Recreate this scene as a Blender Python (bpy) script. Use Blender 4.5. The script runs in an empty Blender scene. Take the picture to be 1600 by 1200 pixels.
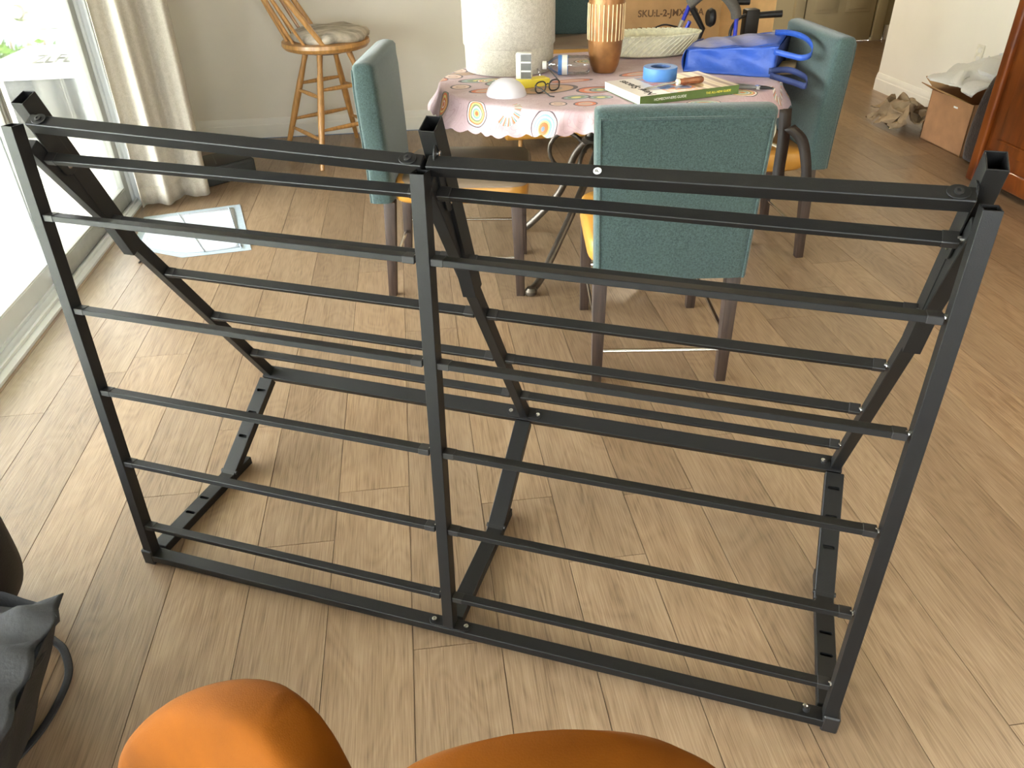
import bpy, bmesh, math, random
import numpy as np
from mathutils import Vector, Matrix

S = bpy.context.scene
COL = S.collection
rnd = random.Random(7)
V3 = Vector

# ------------------------------------------------------------------ camera
def make_camera():
    pitch, roll, yaw = 0.581682, 0.023589, 0.114430
    cp, sp, cy, sy = math.cos(pitch), math.sin(pitch), math.cos(yaw), math.sin(yaw)
    fwd = V3((sy*cp, cy*cp, -sp)); right = V3((cy, -sy, 0)); down = fwd.cross(right)
    cr, sr = math.cos(roll), math.sin(roll)
    r = right*cr + down*sr; d = down*cr - right*sr
    cam = bpy.data.cameras.new('camera'); o = bpy.data.objects.new('camera', cam); COL.objects.link(o)
    M = Matrix(((r.x, -d.x, -fwd.x, 0), (r.y, -d.y, -fwd.y, 0), (r.z, -d.z, -fwd.z, 1.5), (0, 0, 0, 1)))
    o.matrix_world = M
    cam.sensor_fit = 'HORIZONTAL'; cam.sensor_width = 36; cam.lens = 1206.54*36/1600
    cam.clip_start = 0.02; cam.clip_end = 200
    S.camera = o
make_camera()

# ------------------------------------------------------------------ light
w = bpy.data.worlds.new('world'); S.world = w; w.use_nodes = True
bg = w.node_tree.nodes['Background']
bg.inputs[0].default_value = (0.93, 0.97, 1.0, 1); bg.inputs[1].default_value = 11.0

def area(name, loc, rot, sx, sy, power=None, color=(1, 1, 1), portal=False):
    l = bpy.data.lights.new(name, 'AREA'); l.shape = 'RECTANGLE'; l.size = sx; l.size_y = sy
    l.color = color
    if power: l.energy = power
    if portal: l.cycles.is_portal = True
    o = bpy.data.objects.new(name, l); COL.objects.link(o); o.location = loc; o.rotation_euler = rot
    return o
DOOR_Y0, DOOR_Y1, DOOR_Z = -1.2, 4.46, 2.1
area('door_portal', (-1.74, (DOOR_Y0+DOOR_Y1)/2, DOOR_Z/2), (0, -math.pi/2, 0), DOOR_Z, DOOR_Y1-DOOR_Y0, portal=True)
area('window_portal', (.6, -3.16, 1.5), (math.pi/2, 0, 0), 2.0, 1.2, portal=True)

# the sun stands over the house, so it reaches the patio but not the room
sn = bpy.data.lights.new('sun', 'SUN'); sn.energy = 30; sn.angle = .0093; sn.color = (1, .96, .9)
so_ = bpy.data.objects.new('sun', sn); COL.objects.link(so_); so_.rotation_euler = V3((-.42, -.18, -.89)).to_track_quat('-Z', 'Y').to_euler()

S.view_settings.view_transform = 'Standard'; S.view_settings.look = 'None'
S.view_settings.gamma = 1; S.view_settings.use_curve_mapping = False
S.view_settings.exposure = 1.55
S.cycles.max_bounces = 8; S.cycles.diffuse_bounces = 4; S.cycles.transparent_max_bounces = 12
S.cycles.use_denoising = True
S.cycles.sample_clamp_indirect = 20
S.cycles.caustics_reflective = False; S.cycles.caustics_refractive = False

# ------------------------------------------------------------------ materials
def srgb(r, g, b):
    f = lambda c: (c/12.92 if c <= .04045 else ((c+.055)/1.055)**2.4)
    return (f(r/255), f(g/255), f(b/255), 1)
MATS = {}
def new_mat(name):
    m = bpy.data.materials.new(name); m.use_nodes = True
    nt = m.node_tree; b = nt.nodes['Principled BSDF']; MATS[name] = m
    return m, nt, b
def N(nt, t, **kw):
    n = nt.nodes.new(t)
    for k, v in kw.items(): setattr(n, k, v)
    return n
def L(nt, a, b): nt.links.new(a, b)
def ramp(nt, fac, stops, interp='LINEAR'):
    r = N(nt, 'ShaderNodeValToRGB'); cr = r.color_ramp; cr.interpolation = interp
    while len(cr.elements) > len(stops): cr.elements.remove(cr.elements[-1])
    while len(cr.elements) < len(stops): cr.elements.new(0.5)
    for el, (p, c) in zip(cr.elements, stops): el.position = p; el.color = c
    L(nt, fac, r.inputs[0]); return r
def math_(nt, op, a, b=None, clamp=False):
    n = N(nt, 'ShaderNodeMath', operation=op); n.use_clamp = clamp
    for i, x in enumerate((a, b)):
        if x is None: continue
        if isinstance(x, (int, float)): n.inputs[i].default_value = x
        else: L(nt, x, n.inputs[i])
    return n.outputs[0]
def mix(nt, fac, a, b, mode='MIX'):
    n = N(nt, 'ShaderNodeMix', data_type='RGBA', blend_type=mode)
    for s, x in ((n.inputs[0], fac), (n.inputs[6], a), (n.inputs[7], b)):
        if isinstance(x, (int, float)): s.default_value = x
        elif isinstance(x, tuple): s.default_value = x
        else: L(nt, x, s)
    return n.outputs[2]
def simple(name, col, rough=.5, metal=0, var=.08, scale=30, bump=0, bscale=None, sheen=0, spec=.5, stretch=None, coat=0):
    m, nt, b = new_mat(name)
    tc = N(nt, 'ShaderNodeTexCoord'); src = tc.outputs['Object']
    if stretch:
        mp = N(nt, 'ShaderNodeMapping'); mp.inputs['Scale'].default_value = stretch; L(nt, src, mp.inputs[0]); src = mp.outputs[0]
    no = N(nt, 'ShaderNodeTexNoise'); no.inputs['Scale'].default_value = scale; no.inputs['Detail'].default_value = 5; L(nt, src, no.inputs[0])
    lo = tuple(c*(1-var*2) for c in col[:3])+(1,); hi = tuple(min(1, c*(1+var*2)) for c in col[:3])+(1,)
    r = ramp(nt, no.outputs[0], [(.3, lo), (.7, hi)]); L(nt, r.outputs[0], b.inputs['Base Color'])
    b.inputs['Roughness'].default_value = rough; b.inputs['Metallic'].default_value = metal
    b.inputs['Specular IOR Level'].default_value = spec
    if sheen:
        b.inputs['Sheen Weight'].default_value = sheen; b.inputs['Sheen Roughness'].default_value = .4
    if coat: b.inputs['Coat Weight'].default_value = coat; b.inputs['Coat Roughness'].default_value = .2
    if bump:
        n2 = N(nt, 'ShaderNodeTexNoise'); n2.inputs['Scale'].default_value = bscale or scale*3; n2.inputs['Detail'].default_value = 3; L(nt, src, n2.inputs[0])
        bp = N(nt, 'ShaderNodeBump'); bp.inputs['Strength'].default_value = bump; bp.inputs['Distance'].default_value = .01
        L(nt, n2.outputs[0], bp.inputs['Height']); L(nt, bp.outputs[0], b.inputs['Normal'])
    return m

def plank_material():
    m, nt, b = new_mat('plank_vinyl')
    tc = N(nt, 'ShaderNodeTexCoord'); oi = N(nt, 'ShaderNodeObjectInfo')
    off = N(nt, 'ShaderNodeCombineXYZ')
    L(nt, math_(nt, 'MULTIPLY', oi.outputs['Random'], 37.0), off.inputs[0]); L(nt, math_(nt, 'MULTIPLY', oi.outputs['Random'], 91.0), off.inputs[1])
    L(nt, math_(nt, 'MULTIPLY', oi.outputs['Random'], 53.0), off.inputs[2])
    va = N(nt, 'ShaderNodeVectorMath', operation='ADD'); L(nt, tc.outputs['Object'], va.inputs[0]); L(nt, off.outputs[0], va.inputs[1])
    def noise(scale, stretch, detail=4, dist=0):
        mp = N(nt, 'ShaderNodeMapping'); mp.inputs['Scale'].default_value = stretch; L(nt, va.outputs[0], mp.inputs[0])
        n = N(nt, 'ShaderNodeTexNoise'); n.inputs['Scale'].default_value = scale; n.inputs['Detail'].default_value = detail
        n.inputs['Distortion'].default_value = dist; L(nt, mp.outputs[0], n.inputs[0]); return n.outputs[0]
    big = noise(3.2, (1.6, .55, 1), 2, .3)
    # cathedral rings: iso-lines of a smooth stretched noise
    rings = math_(nt, 'FRACT', math_(nt, 'MULTIPLY', big, 16.0))
    rings = math_(nt, 'ABSOLUTE', math_(nt, 'SUBTRACT', rings, .5))
    fine = noise(90, (3.4, .10, 1), 5)
    mid = noise(9, (2.2, .16, 1), 4)
    g = math_(nt, 'ADD', math_(nt, 'MULTIPLY', rings, .16), math_(nt, 'ADD', math_(nt, 'MULTIPLY', fine, .62), math_(nt, 'MULTIPLY', mid, .34)))
    r = ramp(nt, g, [(.34, srgb(104, 84, 64)), (.46, srgb(129, 108, 85)), (.58, srgb(143, 122, 98)), (.74, srgb(156, 136, 112))])
    tone = ramp(nt, oi.outputs['Random'], [(0, (.86, .82, .79, 1)), (.5, (1.03, .995, .97, 1)), (1, (1.12, 1.06, 1.0, 1))])
    c = mix(nt, 1.0, r.outputs[0], tone.outputs[0], 'MULTIPLY')
    L(nt, c, b.inputs['Base Color'])
    b.inputs['Roughness'].default_value = .33; b.inputs['Specular IOR Level'].default_value = .6
    bp = N(nt, 'ShaderNodeBump'); bp.inputs['Strength'].default_value = .15; bp.inputs['Distance'].default_value = .004
    L(nt, fine, bp.inputs['Height']); L(nt, bp.outputs[0], b.inputs['Normal'])
    return m
plank_material()

def weave(name, c1, c2, scale=400, rough=.9, sheen=.3, big=.0):
    m, nt, b = new_mat(name)
    tc = N(nt, 'ShaderNodeTexCoord')
    no = N(nt, 'ShaderNodeTexNoise'); no.inputs['Scale'].default_value = scale; no.inputs['Detail'].default_value = 2; L(nt, tc.outputs['Object'], no.inputs[0])
    n2 = N(nt, 'ShaderNodeTexNoise'); n2.inputs['Scale'].default_value = scale*.25; n2.inputs['Detail'].default_value = 3; L(nt, tc.outputs['Object'], n2.inputs[0])
    s = math_(nt, 'ADD', math_(nt, 'MULTIPLY', no.outputs[0], .6), math_(nt, 'MULTIPLY', n2.outputs[0], .4))
    r = ramp(nt, s, [(.36, c1), (.64, c2)]); L(nt, r.outputs[0], b.inputs['Base Color'])
    b.inputs['Roughness'].default_value = rough; b.inputs['Sheen Weight'].default_value = sheen; b.inputs['Specular IOR Level'].default_value = .2
    bp = N(nt, 'ShaderNodeBump'); bp.inputs['Strength'].default_value = .35; bp.inputs['Distance'].default_value = .003
    L(nt, s, bp.inputs['Height']); L(nt, bp.outputs[0], b.inputs['Normal'])
    return m
def glass_mat(name, tint=(.97, .98, .98, 1), gloss=.08):
    m, nt, b = new_mat(name); nt.nodes.remove(b)
    out = nt.nodes['Material Output']; t = N(nt, 'ShaderNodeBsdfTransparent'); t.inputs[0].default_value = tint
    g = N(nt, 'ShaderNodeBsdfGlossy'); g.inputs['Roughness'].default_value = .02
    fr = N(nt, 'ShaderNodeFresnel'); fr.inputs[0].default_value = 1.4
    mx = N(nt, 'ShaderNodeMixShader'); L(nt, math_(nt, 'ADD', math_(nt, 'MULTIPLY', fr.outputs[0], .7), gloss*.2, True), mx.inputs[0])
    L(nt, t.outputs[0], mx.inputs[1]); L(nt, g.outputs[0], mx.inputs[2]); L(nt, mx.outputs[0], out.inputs[0])
    return m

simple('black_steel', srgb(16, 16, 16), .48, 0, .06, 60, .08, 600, spec=.32)
simple('black_plastic', srgb(22, 21, 21), .5, 0, .05, 60)
simple('steel', srgb(190, 190, 188), .25, 1, .03, 60)
simple('chrome', srgb(205, 202, 196), .18, 1, .02, 60)
simple('wall_paint', srgb(232, 226, 211), .85, 0, .012, 3, .08, 180, spec=.2)
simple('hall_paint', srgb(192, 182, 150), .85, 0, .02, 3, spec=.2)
simple('ceiling_paint', srgb(232, 228, 218), .9, 0, .01, 3, .2, 90)
simple('trim_white', srgb(232, 228, 216), .45, 0, .01, 10)
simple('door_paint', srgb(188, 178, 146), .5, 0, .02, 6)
simple('frame_white', srgb(226, 229, 229), .4, 0, .01, 10)
simple('frame_grey', srgb(168, 168, 160), .4, .2, .03, 20)
simple('joint_dark', srgb(92, 72, 52), .8)
simple('tape_blue_line', srgb(104, 128, 164), .6)
simple('paver', srgb(206, 202, 194), .8, 0, .06, 8, .15, 120)
simple('lawn', srgb(120, 134, 92), .9, 0, .3, 20)
simple('stainless', srgb(190, 198, 205), .35, .8, .05, 12)
simple('dark_plastic', srgb(70, 72, 70), .5, 0, .08, 8)
simple('lid_silver', srgb(190, 195, 204), .4, .3, .12, 14)
weave('teal_fabric', srgb(38, 52, 51), srgb(72, 90, 87), 700)
simple('gold_vinyl', srgb(174, 124, 50), .38, 0, .05, 8, .05, 200)
simple('seat_taupe', srgb(112, 96, 80), .33, 0, .05, 8, .05, 200)
simple('dark_wood', srgb(54, 40, 31), .55, 0, .2, 20, .05, 90, stretch=(4, 4, .4))
simple('honey_wood', srgb(184, 136, 78), .35, 0, .12, 22, .03, 90, stretch=(3, 3, .3), coat=.3)
simple('cushion_print', srgb(176, 166, 150), .9, 0, .22, 11, .2, 60, stretch=(1, 2.5, 1))
weave('curtain_linen', srgb(176, 168, 152), srgb(196, 188, 174), 220, .9, .2)
weave('lamp_linen', srgb(176, 169, 155), srgb(206, 199, 186), 260, .9, .2)
simple('copper_glaze', srgb(150, 104, 60), .36, .35, .16, 14, .06, 160)
simple('vase_groove', srgb(222, 196, 150), .5, .2, .08, 30)
simple('tape_blue', srgb(74, 128, 196), .5, 0, .03, 40)
simple('tape_core', srgb(70, 96, 140), .6)
simple('paper_white', srgb(226, 222, 208), .8, 0, .02, 60)
simple('card_white', srgb(236, 236, 232), .5, 0, .01, 20)
simple('card_grey', srgb(110, 110, 108), .5, 0, .06, 30)
simple('card_yellow', srgb(238, 218, 70), .5, 0, .02, 20)
simple('dome_white', srgb(214, 210, 220), .35, 0, .005, 10)
simple('ink_dark', srgb(48, 44, 42), .7)
simple('ink_brown', srgb(98, 70, 44), .8)
simple('ink_white', srgb(238, 238, 232), .6)
simple('book_green', srgb(82, 104, 48), .5, 0, .06, 30)
simple('bag_blue', srgb(36, 74, 158), .5, 0, .07, 12, .25, 40)
simple('bag_navy', srgb(30, 44, 88), .7, 0, .1, 20)
simple('amber', srgb(140, 82, 52), .15, 0, .15, 40, coat=.5)
simple('cardboard', srgb(164, 126, 82), .85, 0, .05, 10, .08, 150)
simple('cardboard_light', srgb(226, 184, 128), .85, 0, .05, 10)
simple('cardboard_dull', srgb(168, 124, 86), .85, 0, .06, 10)
simple('kraft_paper', srgb(146, 124, 94), .85, 0, .1, 14)
simple('foam_grey', srgb(96, 92, 86), .95, 0, .06, 80, .2, 300)
simple('walker_blue', srgb(52, 64, 190), .3, .3, .05, 20, coat=.3)
simple('cream_rope', srgb(222, 218, 190), .6, 0, .08, 60)
simple('ring_cream', srgb(230, 226, 204), .6, 0, .04, 20)
simple('brown_leather', srgb(28, 20, 15), .5, 0, .15, 14, .12, 60)
simple('brown_fur', srgb(44, 32, 26), .95, 0, .25, 40, .5, 90, sheen=.4)
simple('bag_black', srgb(21, 21, 22), .75, 0, .12, 10, .12, 140)
simple('bag_shell', srgb(16, 16, 19), .6, 0, .1, 14, .1, 200)
simple('robot_grey', srgb(56, 60, 60), .45, 0, .05, 14)
simple('pad_white', srgb(196, 200, 208), .9, 0, .03, 60, .3, 90)
simple('pad_edge', srgb(172, 186, 196), .6, 0, .03, 60)
simple('bronze_metal', srgb(92, 84, 74), .38, .6, .1, 20)
simple('outlet_cream', srgb(232, 226, 206), .5)
m = simple('orange_velvet', srgb(106, 57, 3), .9, 0, .12, 6, .1, 500, sheen=.05, spec=.12)
MATS['orange_velvet'].node_tree.nodes['Principled BSDF'].inputs['Sheen Tint'].default_value = (1, .62, .3, 1)
simple('leaf', srgb(120, 158, 80), .7, 0, .25, 20)
glass_mat('door_glass'); glass_mat('lens_glass', (.97, .97, .97, 1)); glass_mat('bottle_plastic', (.96, .98, 1, 1), .5)
glass_mat('plastic_film', (.86, .86, .84, 1), .6)

def film():
    m, nt, b = new_mat('bubble_film')
    b.inputs['Base Color'].default_value = srgb(228, 227, 222); b.inputs['Roughness'].default_value = .3
    b.inputs['Alpha'].default_value = .72
    tc = N(nt, 'ShaderNodeTexCoord'); v = N(nt, 'ShaderNodeTexVoronoi'); v.inputs['Scale'].default_value = 70; L(nt, tc.outputs['Object'], v.inputs[0])
    bp = N(nt, 'ShaderNodeBump'); bp.inputs['Strength'].default_value = .6; bp.inputs['Distance'].default_value = .004
    L(nt, v.outputs[0], bp.inputs['Height']); L(nt, bp.outputs[0], b.inputs['Normal'])
film()

def cabinet_wood():
    m, nt, b = new_mat('cabinet_wood')
    tc = N(nt, 'ShaderNodeTexCoord'); mp = N(nt, 'ShaderNodeMapping'); mp.inputs['Scale'].default_value = (2, 2, .5); L(nt, tc.outputs['Object'], mp.inputs[0])
    n = N(nt, 'ShaderNodeTexNoise'); n.inputs['Scale'].default_value = 6; n.inputs['Detail'].default_value = 6; n.inputs['Distortion'].default_value = .8; L(nt, mp.outputs[0], n.inputs[0])
    r = ramp(nt, n.outputs[0], [(.3, srgb(84, 36, 8)), (.55, srgb(122, 60, 14)), (.75, srgb(146, 80, 24))]); L(nt, r.outputs[0], b.inputs['Base Color'])
    b.inputs['Roughness'].default_value = .38; b.inputs['Coat Weight'].default_value = .2
cabinet_wood()

# ------------------------------------------------------------------ mesh helpers
class MB:
    def __init__(s): s.v = []; s.f = []
    def add(s, verts, faces):
        k = len(s.v); s.v += [tuple(x) for x in verts]; s.f += [tuple(i+k for i in f) for f in faces]; return s
    def box(s, lo, hi):
        x0, y0, z0 = lo; x1, y1, z1 = hi
        return s.add([(x0, y0, z0), (x1, y0, z0), (x1, y1, z0), (x0, y1, z0), (x0, y0, z1), (x1, y0, z1), (x1, y1, z1), (x0, y1, z1)],
                     [(0, 3, 2, 1), (4, 5, 6, 7), (0, 1, 5, 4), (1, 2, 6, 5), (2, 3, 7, 6), (3, 0, 4, 7)])
    def beam(s, p0, p1, wv, hv, w1=None, h1=None):
        """box from p0 to p1; wv, hv are half-width vectors (second pair for the far end)"""
        p0, p1, wv, hv = V3(p0), V3(p1), V3(wv), V3(hv); w1 = V3(w1) if w1 else wv; h1 = V3(h1) if h1 else hv
        vs = [p0-wv-hv, p0+wv-hv, p0+wv+hv, p0-wv+hv, p1-w1-h1, p1+w1-h1, p1+w1+h1, p1-w1+h1]
        return s.add(vs, [(0, 3, 2, 1), (4, 5, 6, 7), (0, 1, 5, 4), (1, 2, 6, 5), (2, 3, 7, 6), (3, 0, 4, 7)])
    def hollow(s, p0, p1, wv, hv, t=.0022, depth=.12):
        """beam whose p1 end is an open tube"""
        p0, p1, wv, hv = V3(p0), V3(p1), V3(wv), V3(hv); d = (p1-p0).normalized()
        wi = wv*(1-t/wv.length); hi = hv*(1-t/hv.length); q = p1-d*depth
        sq = lambda p, a, b: [p-a-b, p+a-b, p+a+b, p-a+b]
        vs = sq(p0, wv, hv)+sq(p1, wv, hv)+sq(p1, wi, hi)+sq(q, wi, hi)
        fs = [(0, 3, 2, 1)]
        for i in range(4):
            j = (i+1) % 4
            fs += [(i, j, 4+j, 4+i), (4+i, 4+j, 8+j, 8+i), (8+i, 8+j, 12+j, 12+i)]
        fs.append((12, 13, 14, 15))
        return s.add(vs, fs)
    def tube(s, pts, r, n=10, caps=True, closed=False, flat=None):
        pts = [V3(p) for p in pts]; m = len(pts)
        rs = r if isinstance(r, (list, tuple)) else [r]*m
        tang = []
        for i in range(m):
            a = pts[(i-1) % m] if (closed or i > 0) else pts[i]; b = pts[(i+1) % m] if (closed or i < m-1) else pts[i]
            tang.append((b-a).normalized())
        up = V3((0, 0, 1)) if abs(tang[0].z) < .9 else V3((1, 0, 0))
        u = tang[0].cross(up).normalized(); vs = []
        for i in range(m):
            u = (u-tang[i]*u.dot(tang[i])).normalized(); v = tang[i].cross(u)
            for k in range(n):
                a = 2*math.pi*k/n; fl = flat if flat else 1
                vs.append(pts[i]+u*(math.cos(a)*rs[i])+v*(math.sin(a)*rs[i]*fl))
        fs = []
        for i in range(m if closed else m-1):
            j = (i+1) % m
            for k in range(n):
                l = (k+1) % n; fs.append((i*n+k, i*n+l, j*n+l, j*n+k))
        if caps and not closed:
            fs.append(tuple(range(n))[::-1]); fs.append(tuple((m-1)*n+k for k in range(n)))
        return s.add(vs, fs)
    def lathe(s, prof, n=32, c=(0, 0, 0), axis='z'):
        vs = []; m = len(prof)
        for (r, z) in prof:
            for k in range(n):
                a = 2*math.pi*k/n; x, y = r*math.cos(a), r*math.sin(a)
                vs.append((c[0]+x, c[1]+y, c[2]+z) if axis == 'z' else (c[0]+z, c[1]+x, c[2]+y))
        fs = [(i*n+k, i*n+(k+1) % n, (i+1)*n+(k+1) % n, (i+1)*n+k) for i in range(m-1) for k in range(n)]
        if prof[0][0] > 1e-6: fs.append(tuple(range(n))[::-1])
        if prof[-1][0] > 1e-6: fs.append(tuple((m-1)*n+k for k in range(n)))
        return s.add(vs, fs)
    def prism(s, poly, p0, ux, uy, ext):
        """extrude 2-D polygon (in ux, uy about p0) by vector ext"""
        p0, ux, uy, ext = V3(p0), V3(ux), V3(uy), V3(ext); n = len(poly)
        a = [p0+ux*x+uy*y for x, y in poly]; b = [q+ext for q in a]
        return s.add(a+b, [tuple(range(n))[::-1], tuple(range(n, 2*n))]+[(i, (i+1) % n, n+(i+1) % n, n+i) for i in range(n)])
    def grid(s, fn, nu, nv, closed_u=False):
        vs = [fn(i/(nu if closed_u else nu-1), j/(nv-1)) for j in range(nv) for i in range(nu)]
        fs = []
        for j in range(nv-1):
            for i in range(nu if closed_u else nu-1):
                i2 = (i+1) % nu; fs.append((j*nu+i, j*nu+i2, (j+1)*nu+i2, (j+1)*nu+i))
        return s.add(vs, fs)

def fin(me, smooth, bev, seg, weld=True):
    bm = bmesh.new(); bm.from_mesh(me)
    if weld: bmesh.ops.remove_doubles(bm, verts=bm.verts, dist=1e-6)
    bmesh.ops.recalc_face_normals(bm, faces=bm.faces)
    if bev:
        es = [e for e in bm.edges if len(e.link_faces) == 2 and e.calc_face_angle(0) > .6]
        bmesh.ops.bevel(bm, geom=es, offset=bev, segments=seg, affect='EDGES', profile=.5, clamp_overlap=True)
    if smooth:
        for f in bm.faces: f.smooth = True
        for e in bm.edges:
            if len(e.link_faces) == 2 and e.calc_face_angle(0) > smooth: e.smooth = False
    bm.to_mesh(me); bm.free()

def obj(name, mb, mat, parent=None, loc=None, smooth=.6, bev=0, seg=2, solid=0, subd=0, weld=True):
    """link one mesh; vertices are given in the parent's own space (or the world's)"""
    me = bpy.data.meshes.new(name); me.from_pydata(mb.v, [], mb.f); fin(me, smooth, bev, seg, weld)
    me.materials.append(MATS[mat] if isinstance(mat, str) else mat)
    o = bpy.data.objects.new(name, me); COL.objects.link(o)
    if solid:
        md = o.modifiers.new('solid', 'SOLIDIFY'); md.thickness = solid; md.offset = 0
    if subd:
        md = o.modifiers.new('sub', 'SUBSURF'); md.levels = subd; md.render_levels = subd
    if parent: o.parent = parent
    if loc: o.location = loc
    return o
def recenter(o):
    """put a top-level mesh's origin at the middle of its base"""
    co = np.array([v.co[:] for v in o.data.vertices]); lo, hi = co.min(0), co.max(0)
    c = V3(((lo[0]+hi[0])/2, (lo[1]+hi[1])/2, lo[2])); o.data.transform(Matrix.Translation(-c)); o.location = o.location+c
    return o
def tag(o, label, cat, group=None, kind=None):
    if label: o['label'] = label
    if cat: o['category'] = cat
    if group: o['group'] = group
    if kind: o['kind'] = kind
    return o
def thing(name, label, cat, loc=(0, 0, 0), rz=0, group=None):
    o = bpy.data.objects.new(name, None); COL.objects.link(o); o.location = loc; o.rotation_euler = (0, 0, rz)
    o.empty_display_size = .1
    return tag(o, label, cat, group)
def struct(name, mb, mat, label=None, parent=None, **k):
    o = obj(name, mb, mat, parent, **k)
    if not parent: o['kind'] = 'structure'
    if label: o['label'] = label
    return o
def dup(o, parent=None):
    c = o.copy(); COL.objects.link(c); c.parent = parent; return c
def text_mesh(name, txt, size, mat, M, parent=None, extrude=.0003, shear=0, align='LEFT', bold=0):
    cu = bpy.data.curves.new(name, 'FONT'); cu.body = txt; cu.size = size; cu.extrude = extrude; cu.shear = shear; cu.align_x = align; cu.offset = bold
    t = bpy.data.objects.new('tmp', cu); COL.objects.link(t); bpy.context.view_layer.update()
    dg = bpy.context.evaluated_depsgraph_get(); me = bpy.data.meshes.new_from_object(t.evaluated_get(dg))
    bpy.data.objects.remove(t); me.transform(M); me.materials.clear(); me.materials.append(MATS[mat]); me.name = name
    o = bpy.data.objects.new(name, me); COL.objects.link(o)
    if parent: o.parent = parent
    return o
def axes(org, x, y):
    x = V3(x).normalized(); y = V3(y); y = (y-x*y.dot(x)).normalized(); z = x.cross(y)
    return Matrix(((x.x, y.x, z.x, org[0]), (x.y, y.y, z.y, org[1]), (x.z, y.z, z.z, org[2]), (0, 0, 0, 1)))
def smoothstep(x): x = max(0, min(1, x)); return x*x*(3-2*x)

# ------------------------------------------------------------------ room shell
XL, XR, YB, YF, YN, ZC = -1.57, 3.72, 5.67, 8.15, -3.0, 2.44
fl = struct('floor', MB().box((XL-.02, YN, -.06), (6.2, YF, -.004)), 'joint_dark', 'light oak vinyl plank floor')
PW, PL = .205, 1.52
ends = {-1: 2.672, 0: 1.835, 1: .62, 2: 1.574, 3: .25, 4: 1.185, 5: 1.661}
plank_cache = {}
def plank_mesh(wd, ln):
    key = (round(wd, 4), round(ln, 4))
    if key not in plank_cache:
        g = .0009; mb = MB().box((g, g, -.0038), (wd-g, ln-g, 0)); me = bpy.data.meshes.new('plank'); me.from_pydata(mb.v, [], mb.f)
        me.materials.append(MATS['plank_vinyl']); plank_cache[key] = me
    return plank_cache[key]
row0 = -.93
i = -4
while True:
    x0 = row0+i*PW; x1 = x0+PW
    if x0 > 5.6: break
    if x1 > XL+.02:
        xa = max(x0, XL); xb = x1
        end = ends.get(i, ((i*7919) % 13)/13*PL)
        ystart = -.6
        k = math.floor((ystart-end)/PL); y = end+k*PL
        while y < YF:
            ya, yb = max(y, ystart-.4), min(y+PL, YF)
            if xa >= XR+.1: ya = max(ya, 6.0)
            if yb-ya > .05:
                o = bpy.data.objects.new('plank', plank_mesh(xb-xa, yb-ya)); COL.objects.link(o); o.location = (xa, ya, 0); o.parent = fl
            y += PL
    i += 1
# the floor behind the camera, out of view, one slab of the same boards
o = obj('plank', MB().box((XL, YN, -.0038), (XR, -1.0, 0)), 'plank_vinyl', fl)

struct('ceiling', MB().box((XL-.15, YN-.15, ZC), (6.3, YF+.15, ZC+.12)), 'ceiling_paint', 'white ceiling')
wl = MB(); T = .15
wl.box((XL-T, DOOR_Y1+.06, 0), (XL, YB+.15, ZC)); wl.box((XL-T, YN, 0), (XL, DOOR_Y0, ZC)); wl.box((XL-T, DOOR_Y0, DOOR_Z), (XL, DOOR_Y1+.06, ZC))
struct('wall_left', wl, 'wall_paint', 'cream wall around the sliding glass door')
struct('wall_back', MB().box((XL, YB, 0), (.47, YB+.12, ZC)), 'wall_paint', 'cream painted wall behind the wooden stool')
wr = MB().box((XR, YN, 0), (XR+.13, 6.12, ZC)); struct('wall_right', wr, 'wall_paint', 'cream wall at right with an open end')
wn = MB(); wx0, wx1, wz0, wz1 = -.4, 1.6, .9, 2.1
wn.box((XL-T, YN-.15, 0), (wx0, YN, ZC)); wn.box((wx1, YN-.15, 0), (XR+.13, YN, ZC)); wn.box((wx0, YN-.15, 0), (wx1, YN, wz0)); wn.box((wx0, YN-.15, wz1), (wx1, YN, ZC))
struct('wall_near', wn, 'wall_paint')
wi = MB()
for a in (wx0, (wx0+wx1)/2-.02, wx1-.04): wi.box((a, YN-.1, wz0), (a+.04, YN-.05, wz1))
wi.box((wx0, YN-.1, wz0), (wx1, YN-.05, wz0+.04)); wi.box((wx0, YN-.1, wz1-.04), (wx1, YN-.05, wz1))
win = struct('window_1', wi, 'frame_white')
obj('pane', MB().box((wx0+.04, YN-.078, wz0+.04), (wx1-.04, YN-.074, wz1-.04)), 'door_glass', win)
# hall behind
struct('wall_hall_far', MB().box((.2, YF, 0), (6.3, YF+.12, ZC)), 'hall_paint', 'dim yellowish wall at the end of the hall')
struct('wall_hall_left', MB().box((.2, YB+.12, 0), (.32, YF, ZC)), 'hall_paint')
struct('wall_hall_right', MB().box((6.1, 5.9, 0), (6.2, YF, ZC)), 'hall_paint')
struct('wall_hall_near', MB().box((XR+.13, 5.9, 0), (6.2, 6.0, ZC)), 'hall_paint')

def baseboard(name, p0, p1, nrm, label):
    p0, p1, nrm = V3(p0), V3(p1), V3(nrm)
    prof = [(0, 0), (.016, 0), (.016, .085), (.012, .092), (.012, .105), (.008, .118), (.004, .13), (0, .132)]
    mb = MB().prism(prof, p0, nrm, V3((0, 0, 1)), p1-p0)
    return struct(name, mb, 'trim_white', label, smooth=.3)
baseboard('baseboard_back', (XL, YB, 0), (.47, YB, 0), (0, -1, 0), 'cream baseboard along the wall behind the stool')
baseboard('baseboard_right', (XR, -2.9, 0), (XR, 6.12, 0), (-1, 0, 0), 'cream baseboard along the right wall')
baseboard('baseboard_end', (XR, 6.12, 0), (XR+.13, 6.12, 0), (0, 1, 0), 'short baseboard on the end of the right wall')
baseboard('baseboard_left', (XL, DOOR_Y1+.08, 0), (XL, YB, 0), (1, 0, 0), 'baseboard beside the sliding door behind the curtain')
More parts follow.
